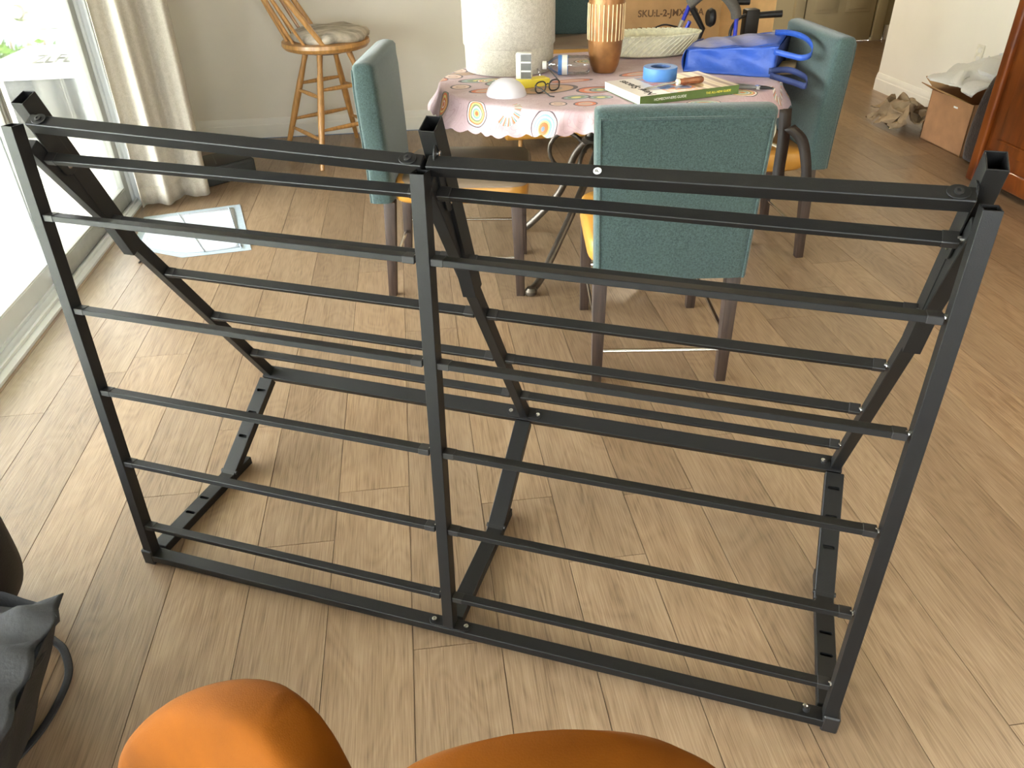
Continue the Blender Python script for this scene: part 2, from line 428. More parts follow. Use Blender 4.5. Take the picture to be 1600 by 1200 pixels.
baseboard('baseboard_hall', (.32, YF, 0), (4.05, YF, 0), (0, -1, 0), 'baseboard on the hall wall')
tp = obj('painters_tape_strip', MB().box((XL+.1, YB-.036, .0003), (.45, YB-.017, .0012)), 'tape_blue_line'); recenter(tp)
tag(tp, 'thin strip of blue painters tape on floor along the back baseboard', 'tape')

# hall door with raised panels and casing
d2 = struct('door_2', MB().box((4.0, YF-.03, .01), (4.74, YF-.004, 2.03)), 'door_paint', 'closed panel door at the end of the hall', bev=.002)
for (a, b, c, dd) in ((4.08, 4.34, .28, .92), (4.42, 4.68, .28, .92), (4.08, 4.34, 1.05, 1.9), (4.42, 4.68, 1.05, 1.9)):
    mb = MB().box((a, YF-.036, c), (b, YF-.030, dd)); mb.box((a+.03, YF-.042, c+.03), (b-.03, YF-.036, dd-.03))
    obj('panel', mb, 'door_paint', d2, bev=.003)
cs = MB().box((4.76, YF-.05, 0), (4.86, YF, 2.1)); cs.box((3.88, YF-.05, 0), (3.98, YF, 2.1)); cs.box((3.88, YF-.05, 2.04), (4.86, YF, 2.12))
struct('trim_1', cs, 'door_paint', 'casing around the hall door', bev=.004)
struct('trim_2', MB().box((4.9, YF-.02, 0), (5.6, YF, .14)), 'trim_white', 'pale baseboard right of the hall door', bev=.004)

# warm fill lamps added out of view: one in the hall, one over the near right of the room
def ceiling_fill(label, x, y, watt):
    t = thing('ceiling_fill', label, 'lamp', (x, y, ZC-.09))
    obj('base', MB().lathe([(.0, .09), (.12, .09), (.12, .07), (0, .07)], 28), 'trim_white', t)
    m_, nt, b = new_mat('lamp_glow'); b.inputs['Emission Color'].default_value = (1, .74, .42, 1); b.inputs['Emission Strength'].default_value = 3; b.inputs['Base Color'].default_value = (.9, .85, .7, 1)
    obj('globe', MB().lathe([(.0, .0), (.06, .006), (.105, .03), (.118, .07), (0, .07)], 28), m_, t)
    l = bpy.data.lights.new('bulb', 'AREA'); l.shape = 'DISK'; l.size = .22; l.energy = watt; l.color = (1, .84, .62)
    o = bpy.data.objects.new('bulb', l); COL.objects.link(o); o.parent = t; o.location = (0, 0, -.006)
ceiling_fill('round fill lamp added on the hall ceiling', 2.4, 7.0, 14)
ceiling_fill('round fill lamp added over the right side of the room', 2.9, 1.6, 7)

# ------------------------------------------------------------------ sliding door on the left
dr = struct('door_1', MB().box((XL-.14, DOOR_Y0, -.02), (XL+.012, DOOR_Y1+.02, .012)).box((XL-.03, DOOR_Y0, .012), (XL-.018, DOOR_Y1, .026)).box((XL-.09, DOOR_Y0, .012), (XL-.078, DOOR_Y1, .026)),
            'frame_white', 'white sliding glass patio door', bev=.001)
jb = MB()
for (a, b, y0) in ((-.14, -.105, 0), (-.085, -.07, 0), (-.045, -.03, 0), (0, .012, 0)):
    jb.box((XL+a, DOOR_Y1-.03, .012), (XL+b, DOOR_Y1+.03, DOOR_Z))
jb.box((XL-.14, DOOR_Y1+.0, .012), (XL+.012, DOOR_Y1+.05, DOOR_Z))
obj('jamb', jb, 'frame_white', dr, bev=.0015)
jt = MB().box((XL, DOOR_Y1+.05, 0), (XL+.018, DOOR_Y1+.12, DOOR_Z+.06)); obj('casing', jt, 'curtain_linen', dr, bev=.004)
obj('head_rail', MB().box((XL-.14, DOOR_Y0, DOOR_Z-.04), (XL+.012, DOOR_Y1+.02, DOOR_Z)), 'frame_white', dr, bev=.002)
def sash(y0, y1, x, mat):
    st = .065
    fr = MB()
    obj('stile', MB().box((x-.018, y0, .02), (x+.018, y0+st, DOOR_Z-.04)).box((x+.018, y0+.012, .02), (x+.024, y0+.02, DOOR_Z-.04)).box((x+.018, y0+.04, .02), (x+.024, y0+.048, DOOR_Z-.04)), mat, dr, bev=.0015)
    obj('stile', MB().box((x-.018, y1-st, .02), (x+.018, y1, DOOR_Z-.04)), mat, dr, bev=.0015)
    obj('bottom_rail', MB().box((x-.018, y0+st, .02), (x+.018, y1-st, .115)).box((x+.018, y0+st, .10), (x+.022, y1-st, .108)), mat, dr, bev=.0015)
    obj('top_rail', MB().box((x-.018, y0+st, DOOR_Z-.13), (x+.018, y1-st, DOOR_Z-.04)), mat, dr, bev=.0015)
    obj('pane', MB().box((x-.003, y0+st, .115), (x+.003, y1-st, DOOR_Z-.13)), 'door_glass', dr)
sash(3.36, 4.43, XL-.06, 'frame_grey')
sash(1.55, 3.43, XL-.105, 'frame_white')
sash(-1.15, 1.62, XL-.02, 'frame_white')

# patio outside
patio = struct('patio_ground', MB().box((-30, -12, -.14), (XL-.14, 40, -.035)), 'joint_dark', 'pale paved patio outside the glass door')
for a in range(7):
    for b in range(16):
        x1 = XL-.16-a*.61; y0 = -.6+b*.61
        if a == 0: pass
        o = obj('paver', MB().box((x1-.604, y0, -.04), (x1, y0+.604, -.028)), 'paver', patio) if (a, b) == (0, 0) else None
        if (a, b) == (0, 0): pv = o; pv0 = (x1, y0)
        else:
            o = dup(pv, patio); o.location = (x1-pv0[0], y0-pv0[1], 0)
struct('patio_shade_roof', MB().box((-4.9, -3.2, 2.5), (XL-.15, 10.5, 2.62)), 'ceiling_paint', 'unseen roof added over the patio to shade it')  # unseen roof, added to block the sky and keep the patio dim
pp = thing('patio_post', 'pale post holding up the added patio roof outside', 'post', (-4.8, 9.9, -.035))
obj('shaft', MB().box((-.06, -.06, .02), (.06, .06, 2.535)), 'frame_white', pp, bev=.004); obj('plinth', MB().box((-.09, -.09, 0), (.09, .09, .12)), 'frame_white', pp, bev=.004)
struct('lawn', MB().box((-30, -12, -.03), (-6.0, 40, -.005)), 'lawn', 'green lawn past the patio')

# storage box with lettering
ob = thing('outdoor_box', 'dark outdoor box with silver lid and white lettering seen through glass door', 'storage box', (-2.42, 6.45, -.028))
def loc_mb(fn): m = MB(); fn(m); return m
obj('body', MB().box((-.42, -.36, 0), (.42, .36, .40)), 'dark_plastic', ob, bev=.015)
obj('lid', MB().prism([(-.38, .40), (.38, .40), (.38, .45), (.30, .52), (-.22, .52), (-.38, .45)], (-.44, 0, 0), (0, 1, 0), (0, 0, 1), (.88, 0, 0)), 'lid_silver', ob, bev=.006)
obj('lid_band', MB().box((-.445, -.392, .425), (.445, -.38, .47)), 'ink_white', ob, bev=.003)
text_mesh('lettering', 'ZLFE', .13, 'dark_plastic', axes((-.22, -.30, .497), (1, 0, 0), (0, .75, .35)), ob, .002, .35)
text_mesh('lettering', 'MVM', .11, 'ink_white', axes((.24, -.364, .30), (0, 0, -1), (1, 0, 0)), ob, .002)
# stainless grill behind it
gr = thing('outdoor_grill', 'stainless steel outdoor grill with round knobs, seen through glass door', 'grill', (-3.36, 8.6, -.125))
obj('cabinet', MB().box((-.7, -.25, 0), (.9, .35, .50)), 'stainless', gr, bev=.01)
obj('control_panel', MB().box((-.75, -.3, .52), (.95, -.25, .84)), 'stainless', gr, bev=.012)
obj('worktop', MB().box((-.8, -.33, .84), (1.0, .4, .89)), 'paver', gr, bev=.01)
obj('shelf', MB().box((-.8, -.33, .46), (1.0, .4, .52)), 'paver', gr, bev=.01)
for x in (-.15, .5):
    kb = obj('knob', MB().lathe([(.085, 0), (.085, .02), (.06, .03), (.05, .075), (.0, .08)], 24, (0, 0, 0), 'z'), 'chrome', gr)
    kb.rotation_euler = (math.pi/2, 0, 0); kb.location = (x, -.3, .68)
bs = thing('patio_shrub', 'low green shrub beneath the outdoor grill', 'shrub', (-3.75, 8.1, -.028))
mb = MB()
for k in range(220):
    a = rnd.uniform(0, 6.28); rr = rnd.uniform(0, .5); z = rnd.uniform(.12, .34); c = V3((rr*math.cos(a)*1.3, rr*math.sin(a)*.35, z))
    d1 = V3((rnd.uniform(-1, 1), rnd.uniform(-1, 1), rnd.uniform(-.3, 1))).normalized()*.06; d2 = d1.cross(V3((rnd.uniform(-1, 1), .3, .2))).normalized()*.025
    mb.add([c-d1, c+d2, c+d1, c-d2], [(0, 1, 2, 3)])
lv = obj('foliage', mb, 'leaf', bs, smooth=0, weld=False); lv['kind'] = 'stuff'
mb = MB()
for k in range(7): mb.tube([(k*.12-.36, 0, 0), (k*.13-.38, .02, .2), (k*.15-.45, .03, .36)], .008, 6)
obj('stem', mb, 'kraft_paper', bs)

# ------------------------------------------------------------------ the black metal frame
fy = -.428358
E_ = V3((math.cos(fy), math.sin(fy), 0)); N_ = V3((-math.sin(fy), math.cos(fy), 0)); Z_ = V3((0, 0, 1))
FO = V3((-.78357, 1.57083, 0)); LEN = 1.6808
bed = thing('metal_bed_frame', 'black metal slatted bed frame folded into an upright A shape on the floor', 'bed frame', FO+E_*LEN/2)
def fp(s, u, z): return E_*(s-LEN/2)+N_*u+Z_*z          # in the frame's own space
F = (0.0, .033); K = (.343, .016); B = (.631, .202); TT = (.048, 1.110)
def d2v(a, b): x = V3((0, b[0]-a[0], b[1]-a[1])).normalized(); return N_*x.y+Z_*x.z
fd = d2v(F, TT); fn = E_.cross(fd); bd = d2v(B, TT); bn = E_.cross(bd); kd = d2v(K, B); kn = E_.cross(kd)
pw, pd = .0128, .0145
SP = (0.0, LEN/2, LEN)
ztop = (1.122, 1.096, 1.112)
BST = 'black_steel'
def screw(p, nrm, parent, r=.006):
    nrm = V3(nrm).normalized(); t = nrm.orthogonal().normalized(); b = nrm.cross(t)
    mb = MB(); n = 14
    ring = lambda rr, h: [V3(p)+nrm*h+t*(rr*math.cos(2*math.pi*k/n))+b*(rr*math.sin(2*math.pi*k/n)) for k in range(n)]
    vs = ring(r, 0)+ring(r, .0025)+ring(r*.45, .0032)+ring(r*.4, .0008); fs = []
    for q in range(3): fs += [(q*n+k, q*n+(k+1) % n, (q+1)*n+(k+1) % n, (q+1)*n+k) for k in range(n)]
    fs.append(tuple(3*n+k for k in range(n))); mb.add(vs, fs)
    return obj('screw', mb, 'steel' if r < .0061 else 'black_plastic', parent)
# rails on the floor
obj('front_rail', MB().beam(fp(-.013, F[0], .0225), fp(LEN+.013, F[0], .0225), N_*.017, Z_*.0105), BST, bed, bev=.0014, seg=1, smooth=0)
obj('rear_rail', MB().beam(fp(-.016, B[0], B[1]), fp(LEN+.016, B[0], B[1]), kd*.021, kn*.0125), BST, bed, bev=.0014, seg=1, smooth=0)
def slotted(name, p0, p1, wv, hv, slots):
    o = obj(name, MB().beam(p0, p1, wv, hv), BST, bed, bev=.0014, seg=1, smooth=0)
    if not slots: return o
    p0, p1 = V3(p0), V3(p1); d = (p1-p0).normalized(); wn_ = V3(wv).normalized(); hn = V3(hv).normalized(); cb = MB()
    for t in slots:
        c = p0+(p1-p0)*t+hn*(V3(hv).length-.010); poly = []
        for k in range(16):
            a = 2*math.pi*k/16; poly.append(((.0095 if math.cos(a) > 0 else -.0095)+.005*math.cos(a), .005*math.sin(a)))
        cb.prism(poly, c, wn_, d, hn*.03)
    co = obj('cutter', cb, BST, bed); md = o.modifiers.new('slots', 'BOOLEAN'); md.object = co; md.solver = 'EXACT'
    bpy.context.view_layer.update(); dg = bpy.context.evaluated_depsgraph_get(); me = bpy.data.meshes.new_from_object(o.evaluated_get(dg))
    o.modifiers.clear(); o.data = me; bpy.data.objects.remove(co)
    return o
for i, s in enumerate(SP):
    sl = [.2, .42, .64] if i != 1 else []
    slotted('side_rail', fp(s, .026, .019), fp(s, .425, .0145), E_*.021, Z_*.0125, [.33, .49, .89] if i != 1 else [])
    slotted('side_rail', fp(s, K[0]-kd.dot(N_)*.012, K[1]+.003-kd.z*.012), fp(s, B[0]-kd.dot(N_)*.024, B[1]-kd.z*.024), E_*.0225, kn*.0125, [.40, .64, .87] if i != 1 else [])
    obj('pivot_bolt', MB().tube([fp(s-.026, .345, .028), fp(s+.026, .345, .028)], .006, 12), 'black_plastic', bed)
    # uprights
    obj('front_post', MB().hollow(fp(s, F[0], .032), fp(s, TT[0], ztop[i]), E_*pw, fn*pd), BST, bed, bev=.0006, seg=1, smooth=0)
    if i != 1: obj('post_foot', MB().beam(fp(s+(-.004 if i == 0 else .004), F[0], .0), fp(s+(-.004 if i == 0 else .004), F[0], .048), E_*.0165, N_*.018), 'black_plastic', bed, bev=.003, seg=1, smooth=0)
    obj('rear_post', MB().beam(fp(s, B[0], B[1]), fp(s, TT[0]+.02, 1.078), E_*pw, bn*pd), BST, bed, bev=.0014, seg=1, smooth=0)
    # folded leg with an open end
    lg0, lg1 = (.245, .785), (.092, 1.163)
    ld = d2v(lg0, lg1); ln = E_.cross(ld)
    so = s+(0, .006, -.0)[i]
    obj('leg', MB().hollow(fp(so, *lg0), fp(so, *lg1), E_*.0145, ln*.0205), BST, bed, bev=.0006, seg=1, smooth=0)
    # hinge plates beside the apex
    for sg in ((1,) if i == 0 else (-1,) if i == 2 else (1,)):
        so2 = s+sg*.0148
        poly = []
        for k in range(13): a = math.pi*k/12; poly.append((.020*math.cos(a), .045+.020*math.sin(a)))
        for k in range(13): a = math.pi+math.pi*k/12; poly.append((.020*math.cos(a), -.055+.020*math.sin(a)))
        pl = obj('hinge_plate', MB().prism(poly, fp(so2, .108, 1.072), ln, ld, E_*(.003*sg)), BST, bed, bev=.0005, seg=1, smooth=0)
        screw(fp(so2, .108, 1.072)+ld*.046+E_*(.003*sg), E_*sg, pl); screw(fp(so2, .108, 1.072)-ld*.056+E_*(.003*sg), E_*sg, pl)
# top rails (two lengths meeting at the middle post)
RT = (.078, 1.108)
tz = (1.1175, 1.097, 1.1105)
bt = (bd*.0128, bn*.0128)
for i in (0, 1):
    a, b = SP[i], SP[i+1]
    tr = obj('top_rail', MB().beam(fp(a+.016 if i == 0 else a+.004, RT[0], tz[i]), fp(b-.004 if i == 0 else b-.016, RT[0], tz[i+1]), bt[0], bt[1]), BST, bed, bev=.0014, seg=1, smooth=0)
for s, z, sg in ((SP[1]-.03, tz[1], -1), (SP[2]-.04, tz[2], -1), (SP[0]+.045, tz[0], 1)):
    c = fp(s, RT[0], z+.0003)+bd*.0130
    poly = [(.016*math.cos(2*math.pi*k/20), .0125*math.sin(2*math.pi*k/20)) for k in range(20)]
    tb = obj('rail_tab', MB().prism(poly, c, E_, bn, bd*.0025), BST, bed, bev=.0005, seg=1, smooth=0)
    screw(c+bd*.0025, bd, tb, .0065)
# tabs on the floor rails
for (s0, pc, up, ax) in ((SP[1], (F[0], .0332), Z_, N_), (SP[1], (B[0]+kn.dot(N_)*.0128, B[1]+kn.z*.0128), kn, kd)):
    for sg in (-1, 1):
        poly = [(-.02*sg, -.015)]+[(sg*(.014+.015*math.cos(a)), .015*math.sin(a)) for a in [math.pi*(k/12-.5) for k in range(13)]]+[(-.02*sg, .015)]
        tb = obj('rail_tab', MB().prism(poly, fp(s0+sg*.022, *pc), E_, ax, up*.0025), BST, bed, bev=.0005, seg=1, smooth=0)
        screw(fp(s0+sg*.04, *pc)+up*.0025, up, tb, .0058)
for (s0, pc, up) in ((SP[2]-.045, (F[0], .0330), Z_), (SP[2]-.03, (B[0]+kn.dot(N_)*.0128, B[1]+kn.z*.0128), kn)):
    kbv = MB().tube([fp(s0, *pc), fp(s0, *pc)+up*.012], [.007, .006], 12); kb = obj('bolt', kbv, 'black_plastic', bed); screw(fp(s0-.004, *pc)+up*.012, up, kb, .005)
# slats
def slat(a, b, u, z, nv, hv):
    o = obj('slat', MB().beam(fp(a, u, z), fp(b, u, z), nv*.0108, hv*.0062), BST, bed, bev=.0012, seg=1, smooth=0)
    for e0, sg in ((a, 1), (b, -1)):
        obj('end_cap', MB().beam(fp(e0-sg*.002, u, z), fp(e0+sg*.022, u, z), nv*.0115, hv*.0069), 'black_plastic', o, bev=.0012, seg=1, smooth=0)
    e0 = b
    pb = fp(b-.0015, u, z)+hv*.002
    obj('end_bolt', MB().tube([pb, pb+E_*.008], .0055, 10), 'steel', o)
for t in (.845, .653, .462, .274, .087):
    u = F[0]+(TT[0]-F[0])*t; z = .031+(1.110-.031)*t
    for i in (0, 1): slat(SP[i]+pw+.002, SP[i+1]-pw-.006, u, z, fn, fd)
for t in (.930, .740, .544, .342, .136):
    u = B[0]+(TT[0]-B[0])*t; z = B[1]+(TT[1]-B[1])*t
    for i in (0, 1): slat(SP[i]+pw+.002, SP[i+1]-pw-.006, u, z, bn, bd)
# round letter sticker on the right top rail
st_s = SP[1]+.292
zz = tz[1]+(tz[2]-tz[1])*.292/(LEN/2)
c = fp(st_s, RT[0], zz)+bd*.0130
stk = obj('sticker', MB().prism([(.0065*math.cos(2*math.pi*k/24), .0065*math.sin(2*math.pi*k/24)) for k in range(24)], c, E_, bn, bd*.0004), 'ink_white', bed)
stk['label'] = 'small round white sticker with letter P'
text_mesh('lettering', 'P', .0105, 'ink_dark', axes(c+bd*.0007+bn*.003+E_*.0036, -bn, -E_), stk, .0002)
# ------------------------------------------------------------------ teal dining chairs
def rbox(lo, hi): return MB().box(lo, hi)
def chair(label, loc, rz, taupe=False):
    t = thing('dining_chair', label, 'chair', loc, rz, 'teal dining chairs around the table')
    W = .26
    # back cushion as a soft slab leaning a little
    def back(u, v):
        a = u*2*math.pi; h = v
        return None
    mb = MB(); nz = 14; prof = []
    for j in range(nz+1):
        z = .415+(.93-.415)*j/nz; lean = -.012*smoothstep((z-.5)/.45)
        w_ = .243+.017*(j/nz)
        th = .048 if j < nz-1 else .044
        prof.append((z, lean, w_, th))
    vs = []; fs = []
    n = 28
    for (z, lean, w_, th) in prof:
        for k in range(n):
            a = 2*math.pi*k/n; cx, cy = math.cos(a), math.sin(a)
            x = w_*math.copysign(abs(cx)**.18, cx); y = -.285+lean+th*math.copysign(abs(cy)**.35, cy)
            vs.append((x, y, z))
    m_ = len(prof)
    for j in range(m_-1):
        for k in range(n): fs.append((j*n+k, j*n+(k+1) % n, (j+1)*n+(k+1) % n, (j+1)*n+k))
    fs.append(tuple(range(n))[::-1])
    # rounded top
    top = prof[-1]
    for q in (1, 2):
        base = len(vs)
        for k in range(n):
            x, y, z = vs[(m_-1)*n+k]; f = (.985, .93)[q-1]; fy_ = (.8, .35)[q-1]
            yc = -.285+top[1]; vs.append((x*f, yc+(y-yc)*fy_, z+(.010, .016)[q-1]))
        pb_ = base-n
        for k in range(n): fs.append((pb_+k, pb_+(k+1) % n, base+(k+1) % n, base+k))
    fs.append(tuple(len(vs)-n+k for k in range(n)))
    mb.add(vs, fs); bk = obj('backrest', mb, 'teal_fabric', t, smooth=1.0)
    # piping seam around the rear panel
    pp_ = []
    for j in (0, 4, 8, 12, nz):
        z, lean, w_, th = prof[j]; pp_.append((w_*.945, -.285+lean-th*.90, z))
    zt = prof[-1][0]-.012
    pts = [(-x, y, z) for x, y, z in pp_[:-1]]+[(-pp_[-1][0], pp_[-1][1], zt), (0, -.285+prof[-1][1]-.0475, zt+.002), (pp_[-1][0], pp_[-1][1], zt)]+[(x, y, z) for x, y, z in pp_[:-1][::-1]]
    obj('piping', MB().tube(pts, .0045, 6), 'teal_fabric', bk)
    # seat
    mb = MB(); vs = []; fs = []; n = 36
    rows = [(.415, .96), (.425, 1.0), (.465, 1.0), (.485, .985), (.495, .94), (.499, .7), (.5, .35)]
    for (z, s) in rows:
        for k in range(n):
            a = 2*math.pi*k/n; cx, cy = math.cos(a), math.sin(a)
            vs.append((.252*s*math.copysign(abs(cx)**.28, cx), .03+.27*s*math.copysign(abs(cy)**.28, cy), z))
    for j in range(len(rows)-1):
        for k in range(n): fs.append((j*n+k, j*n+(k+1) % n, (j+1)*n+(k+1) % n, (j+1)*n+k))
    fs.append(tuple(range(n))[::-1]); fs.append(tuple((len(rows)-1)*n+k for k in range(n)))
    mb.add(vs, fs); se = obj('seat', mb, 'gold_vinyl', t, smooth=1.0)
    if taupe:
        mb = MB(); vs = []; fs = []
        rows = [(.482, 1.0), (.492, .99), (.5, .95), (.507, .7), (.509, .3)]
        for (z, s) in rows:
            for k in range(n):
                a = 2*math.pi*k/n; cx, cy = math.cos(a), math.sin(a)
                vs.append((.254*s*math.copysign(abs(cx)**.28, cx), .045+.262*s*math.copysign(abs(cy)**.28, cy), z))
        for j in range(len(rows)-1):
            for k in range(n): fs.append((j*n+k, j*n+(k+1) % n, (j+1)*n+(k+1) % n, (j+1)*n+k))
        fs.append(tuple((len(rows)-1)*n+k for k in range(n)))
        mb.add(vs, fs); sp_ = obj('seat_top', mb, 'seat_taupe', t, smooth=1.0); sp_['label'] = 'brown grey seat top'  # brown-grey layer over the upper side of the gold seat
    for (x, y, ty) in ((-.218, -.255, -.285), (.218, -.255, -.285), (-.218, .255, .265), (.218, .255, .265)):
        obj('leg', MB().beam((x, ty, 0), (x, y, .418), (.017, 0, 0), (0, .017, 0), (.0235, 0, 0), (0, .0235, 0)), 'dark_wood', t, bev=.002)
    obj('stretcher', MB().tube([(-.216, -.28, .12), (.216, -.28, .12)], .0075, 10), 'chrome', t)
    obj('stretcher', MB().tube([(-.216, .26, .20), (.216, .26, .20)], .0075, 10), 'chrome', t)
    for x in (-.217, .217): obj('stretcher', MB().tube([(x, -.278, .17), (x, .262, .17)], .0075, 10), 'chrome', t)
    return t
def ang(dx, dy): return math.atan2(dy, dx)-math.pi/2
# front chair: rear feet at (.554,2.24) and (.992,2.184)
c0 = V3((.773, 2.212, 0)); fw = V3((.056, .438, 0)).normalized()
chair('nearest teal dining chair, its back to the viewer, pulled up to the table', c0+fw*.285, ang(fw.x, fw.y))
fw = V3((.986, -.165, 0)); rc = V3((-.156, 3.045, 0))+V3((.165, .986, 0))*.218
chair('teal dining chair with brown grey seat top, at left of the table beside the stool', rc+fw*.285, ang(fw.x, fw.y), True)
fw = V3((-.998, .03, 0)).normalized(); rc = V3((1.715, 3.345, 0))
chair('teal dining chair at right end of the table, its back behind the blue bag', rc+fw*.285, ang(fw.x, fw.y))
fw = V3((-.1, -.99, 0)).normalized(); rc = V3((1.20, 6.28, 0))
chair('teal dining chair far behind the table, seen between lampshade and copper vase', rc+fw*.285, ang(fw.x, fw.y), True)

# ------------------------------------------------------------------ counter stool
stl = thing('counter_stool', 'honey coloured wooden spindle-back stool with cushion against the wall', 'stool', (-.495, 5.17, 0))
obj('seat', MB().lathe([(.0, .645), (.22, .645), (.25, .655), (.265, .675), (.262, .695), (.24, .70), (.0, .695)], 40), 'honey_wood', stl)
obj('swivel_plate', MB().lathe([(.0, .622), (.11, .622), (.11, .645), (0, .645)], 24), 'bronze_metal', stl)
feet = [(-.098, -.34), (-.36, .095), (.085, .37), (.355, -.07)]
tops = [(x*.36, y*.36) for x, y in feet]
legp = []
for (fx, fy_), (tx, ty) in zip(feet, tops):
    def lp(h, fx=fx, fy_=fy_, tx=tx, ty=ty): return V3((fx+(tx-fx)*h/.635, fy_+(ty-fy_)*h/.635, h))
    legp.append(lp)
    obj('leg', MB().tube([lp(0), lp(.12), lp(.3), lp(.45), lp(.56), lp(.635)], [.013, .017, .021, .020, .0155, .019], 14), 'honey_wood', stl)
for (i, j, h) in ((0, 1, .17), (1, 2, .22), (2, 3, .17), (3, 0, .22), (0, 1, .40), (1, 2, .44), (2, 3, .40), (3, 0, .44)):
    a, b = legp[i](h), legp[j](h); obj('stretcher', MB().tube([a, a.lerp(b, .25), a.lerp(b, .5), a.lerp(b, .75), b], [.008, .0115, .0135, .0115, .008], 10), 'honey_wood', stl)
# spindles in an arc on the left side, leaning out
arc = [(-88, 'post'), (-118, 's'), (-140, 's'), (-168, 's'), (172, 's'), (152, 'flat'), (130, 's'), (106, 'post')]
tp_ = []
for (deg, kind) in arc:
    a = math.radians(deg); b0 = V3((.225*math.cos(a), .225*math.sin(a), .69))
    top = V3((-.34+.10*math.cos(a), .27*math.sin(a), 1.20)); tp_.append(top)
    mid = b0.lerp(top, .45)
    if kind == 'post': obj('back_post', MB().tube([b0, b0.lerp(top, .3), b0.lerp(top, .7), top], [.0145, .0165, .015, .013], 12), 'honey_wood', stl)
    elif kind == 'flat': obj('spindle', MB().tube([b0, b0.lerp(top, .2), b0.lerp(top, .42), b0.lerp(top, .7), top], [.008, .015, .028, .014, .008], 12, flat=.35), 'honey_wood', stl)
    else: obj('spindle', MB().tube([b0, b0.lerp(top, .35), b0.lerp(top, .7), top], [.0085, .0115, .0105, .008], 10), 'honey_wood', stl)
obj('crest_rail', MB().tube(tp_, .017, 12), 'honey_wood', stl)
mb = MB(); vs = []; fs = []; n = 40
rows = [(.695, .86), (.705, .98), (.725, 1.0), (.748, .93), (.762, .74), (.768, .45), (.770, .15)]
for (z, s) in rows:
    for k in range(n):
        a = 2*math.pi*k/n; wob = 1+.03*math.sin(7*a)+.02*math.sin(12*a+1); zz_ = z+.006*math.sin(5*a+2)*s
        vs.append((.235*s*wob*math.cos(a)+.03, .235*s*wob*math.sin(a), zz_))
for j in range(len(rows)-1):
    for k in range(n): fs.append((j*n+k, j*n+(k+1) % n, (j+1)*n+(k+1) % n, (j+1)*n+k))
fs.append(tuple((len(rows)-1)*n+k for k in range(n))); mb.add(vs, fs)
cu = obj('seat_cushion', mb, 'cushion_print', None, smooth=1.2, loc=(-.495, 5.17, .0)); 
tag(cu, 'round grey patterned cushion on seat of the wooden stool', 'cushion')

# ------------------------------------------------------------------ low bench with pale legs behind the table
bn_ = thing('upholstered_bench', 'tan upholstered bench with pale wooden legs on floor behind the table', 'bench', (.88, 5.12, 0))
obj('seat', MB().box((-.32, -.2, .09), (.32, .2, .27)), 'gold_vinyl', bn_, bev=.02, seg=3)
for (x, y) in ((-.22, -.13), (.23, -.10), (-.24, .16), (.24, .16)):
    obj('leg', MB().tube([(x, y, 0), (x*.95, y*.95, .1)], [.011, .017], 10), 'honey_wood', bn_)

# ------------------------------------------------------------------ table
TC = V3((.86, 3.475, 0)); TA, TB, TZ = .745, .585, .755
tb_ = thing('pedestal_table', 'round dining table with bronze curved metal legs under the pink cloth', 'table', TC)
obj('tabletop', MB().lathe([(0, .725), (.685, .725), (.70, .735), (.70, .748), (.685, .752), (0, .752)], 48), 'dark_wood', tb_).scale = (1, .78, 1)
def spline(pts, n=8):
    P = [V3(p) for p in pts]; P = [P[0]*2-P[1]]+P+[P[-1]*2-P[-2]]; out = []
    for i in range(1, len(P)-2):
        for k in range(n):
            t = k/n; a, b, c, d = P[i-1:i+3]
            out.append(.5*((2*b)+(c-a)*t+(2*a-5*b+4*c-d)*t*t+(3*b-a-3*c+d)*t**3))
    out.append(P[-2]); return out
for (fx, fy_) in ((-.43, -.53), (-.38, .18), (.40, -.33), (.34, .40)):
    r = math.hypot(fx, fy_); dx, dy = fx/r, fy_/r
    pts = spline([(dx*r, dy*r, .018), (dx*r*.86, dy*r*.86, .05), (dx*r*.52, dy*r*.52, .22), (dx*.15, dy*.15, .40), (dx*.07, dy*.07, .52), (dx*.12, dy*.12, .64), (dx*.2, dy*.2, .725)])
    lg = obj('leg', MB().tube(pts, .017, 12), 'bronze_metal', tb_)
    obj('foot', MB().lathe([(0, 0), (.018, 0), (.026, .008), (.027, .02), (.018, .034), (0, .036)], 16, (dx*r, dy*r, 0)), 'bronze_metal', lg)
    cur = [V3((dx*.10, dy*.10, .42))+V3((dx, dy, 0))*(.085*(1-math.cos(a)))*1+Z_*(.085*math.sin(a)) for a in [k*.35 for k in range(15)]]
    obj('scroll', MB().tube(cur, .010, 10), 'bronze_metal', tb_)
obj('collar', MB().lathe([(0, .47), (.10, .47), (.115, .485), (.10, .50), (0, .50)], 24), 'bronze_metal', tb_)
obj('column', MB().lathe([(0, .30), (.03, .30), (.03, .725), (0, .725)], 20), 'bronze_metal', tb_)

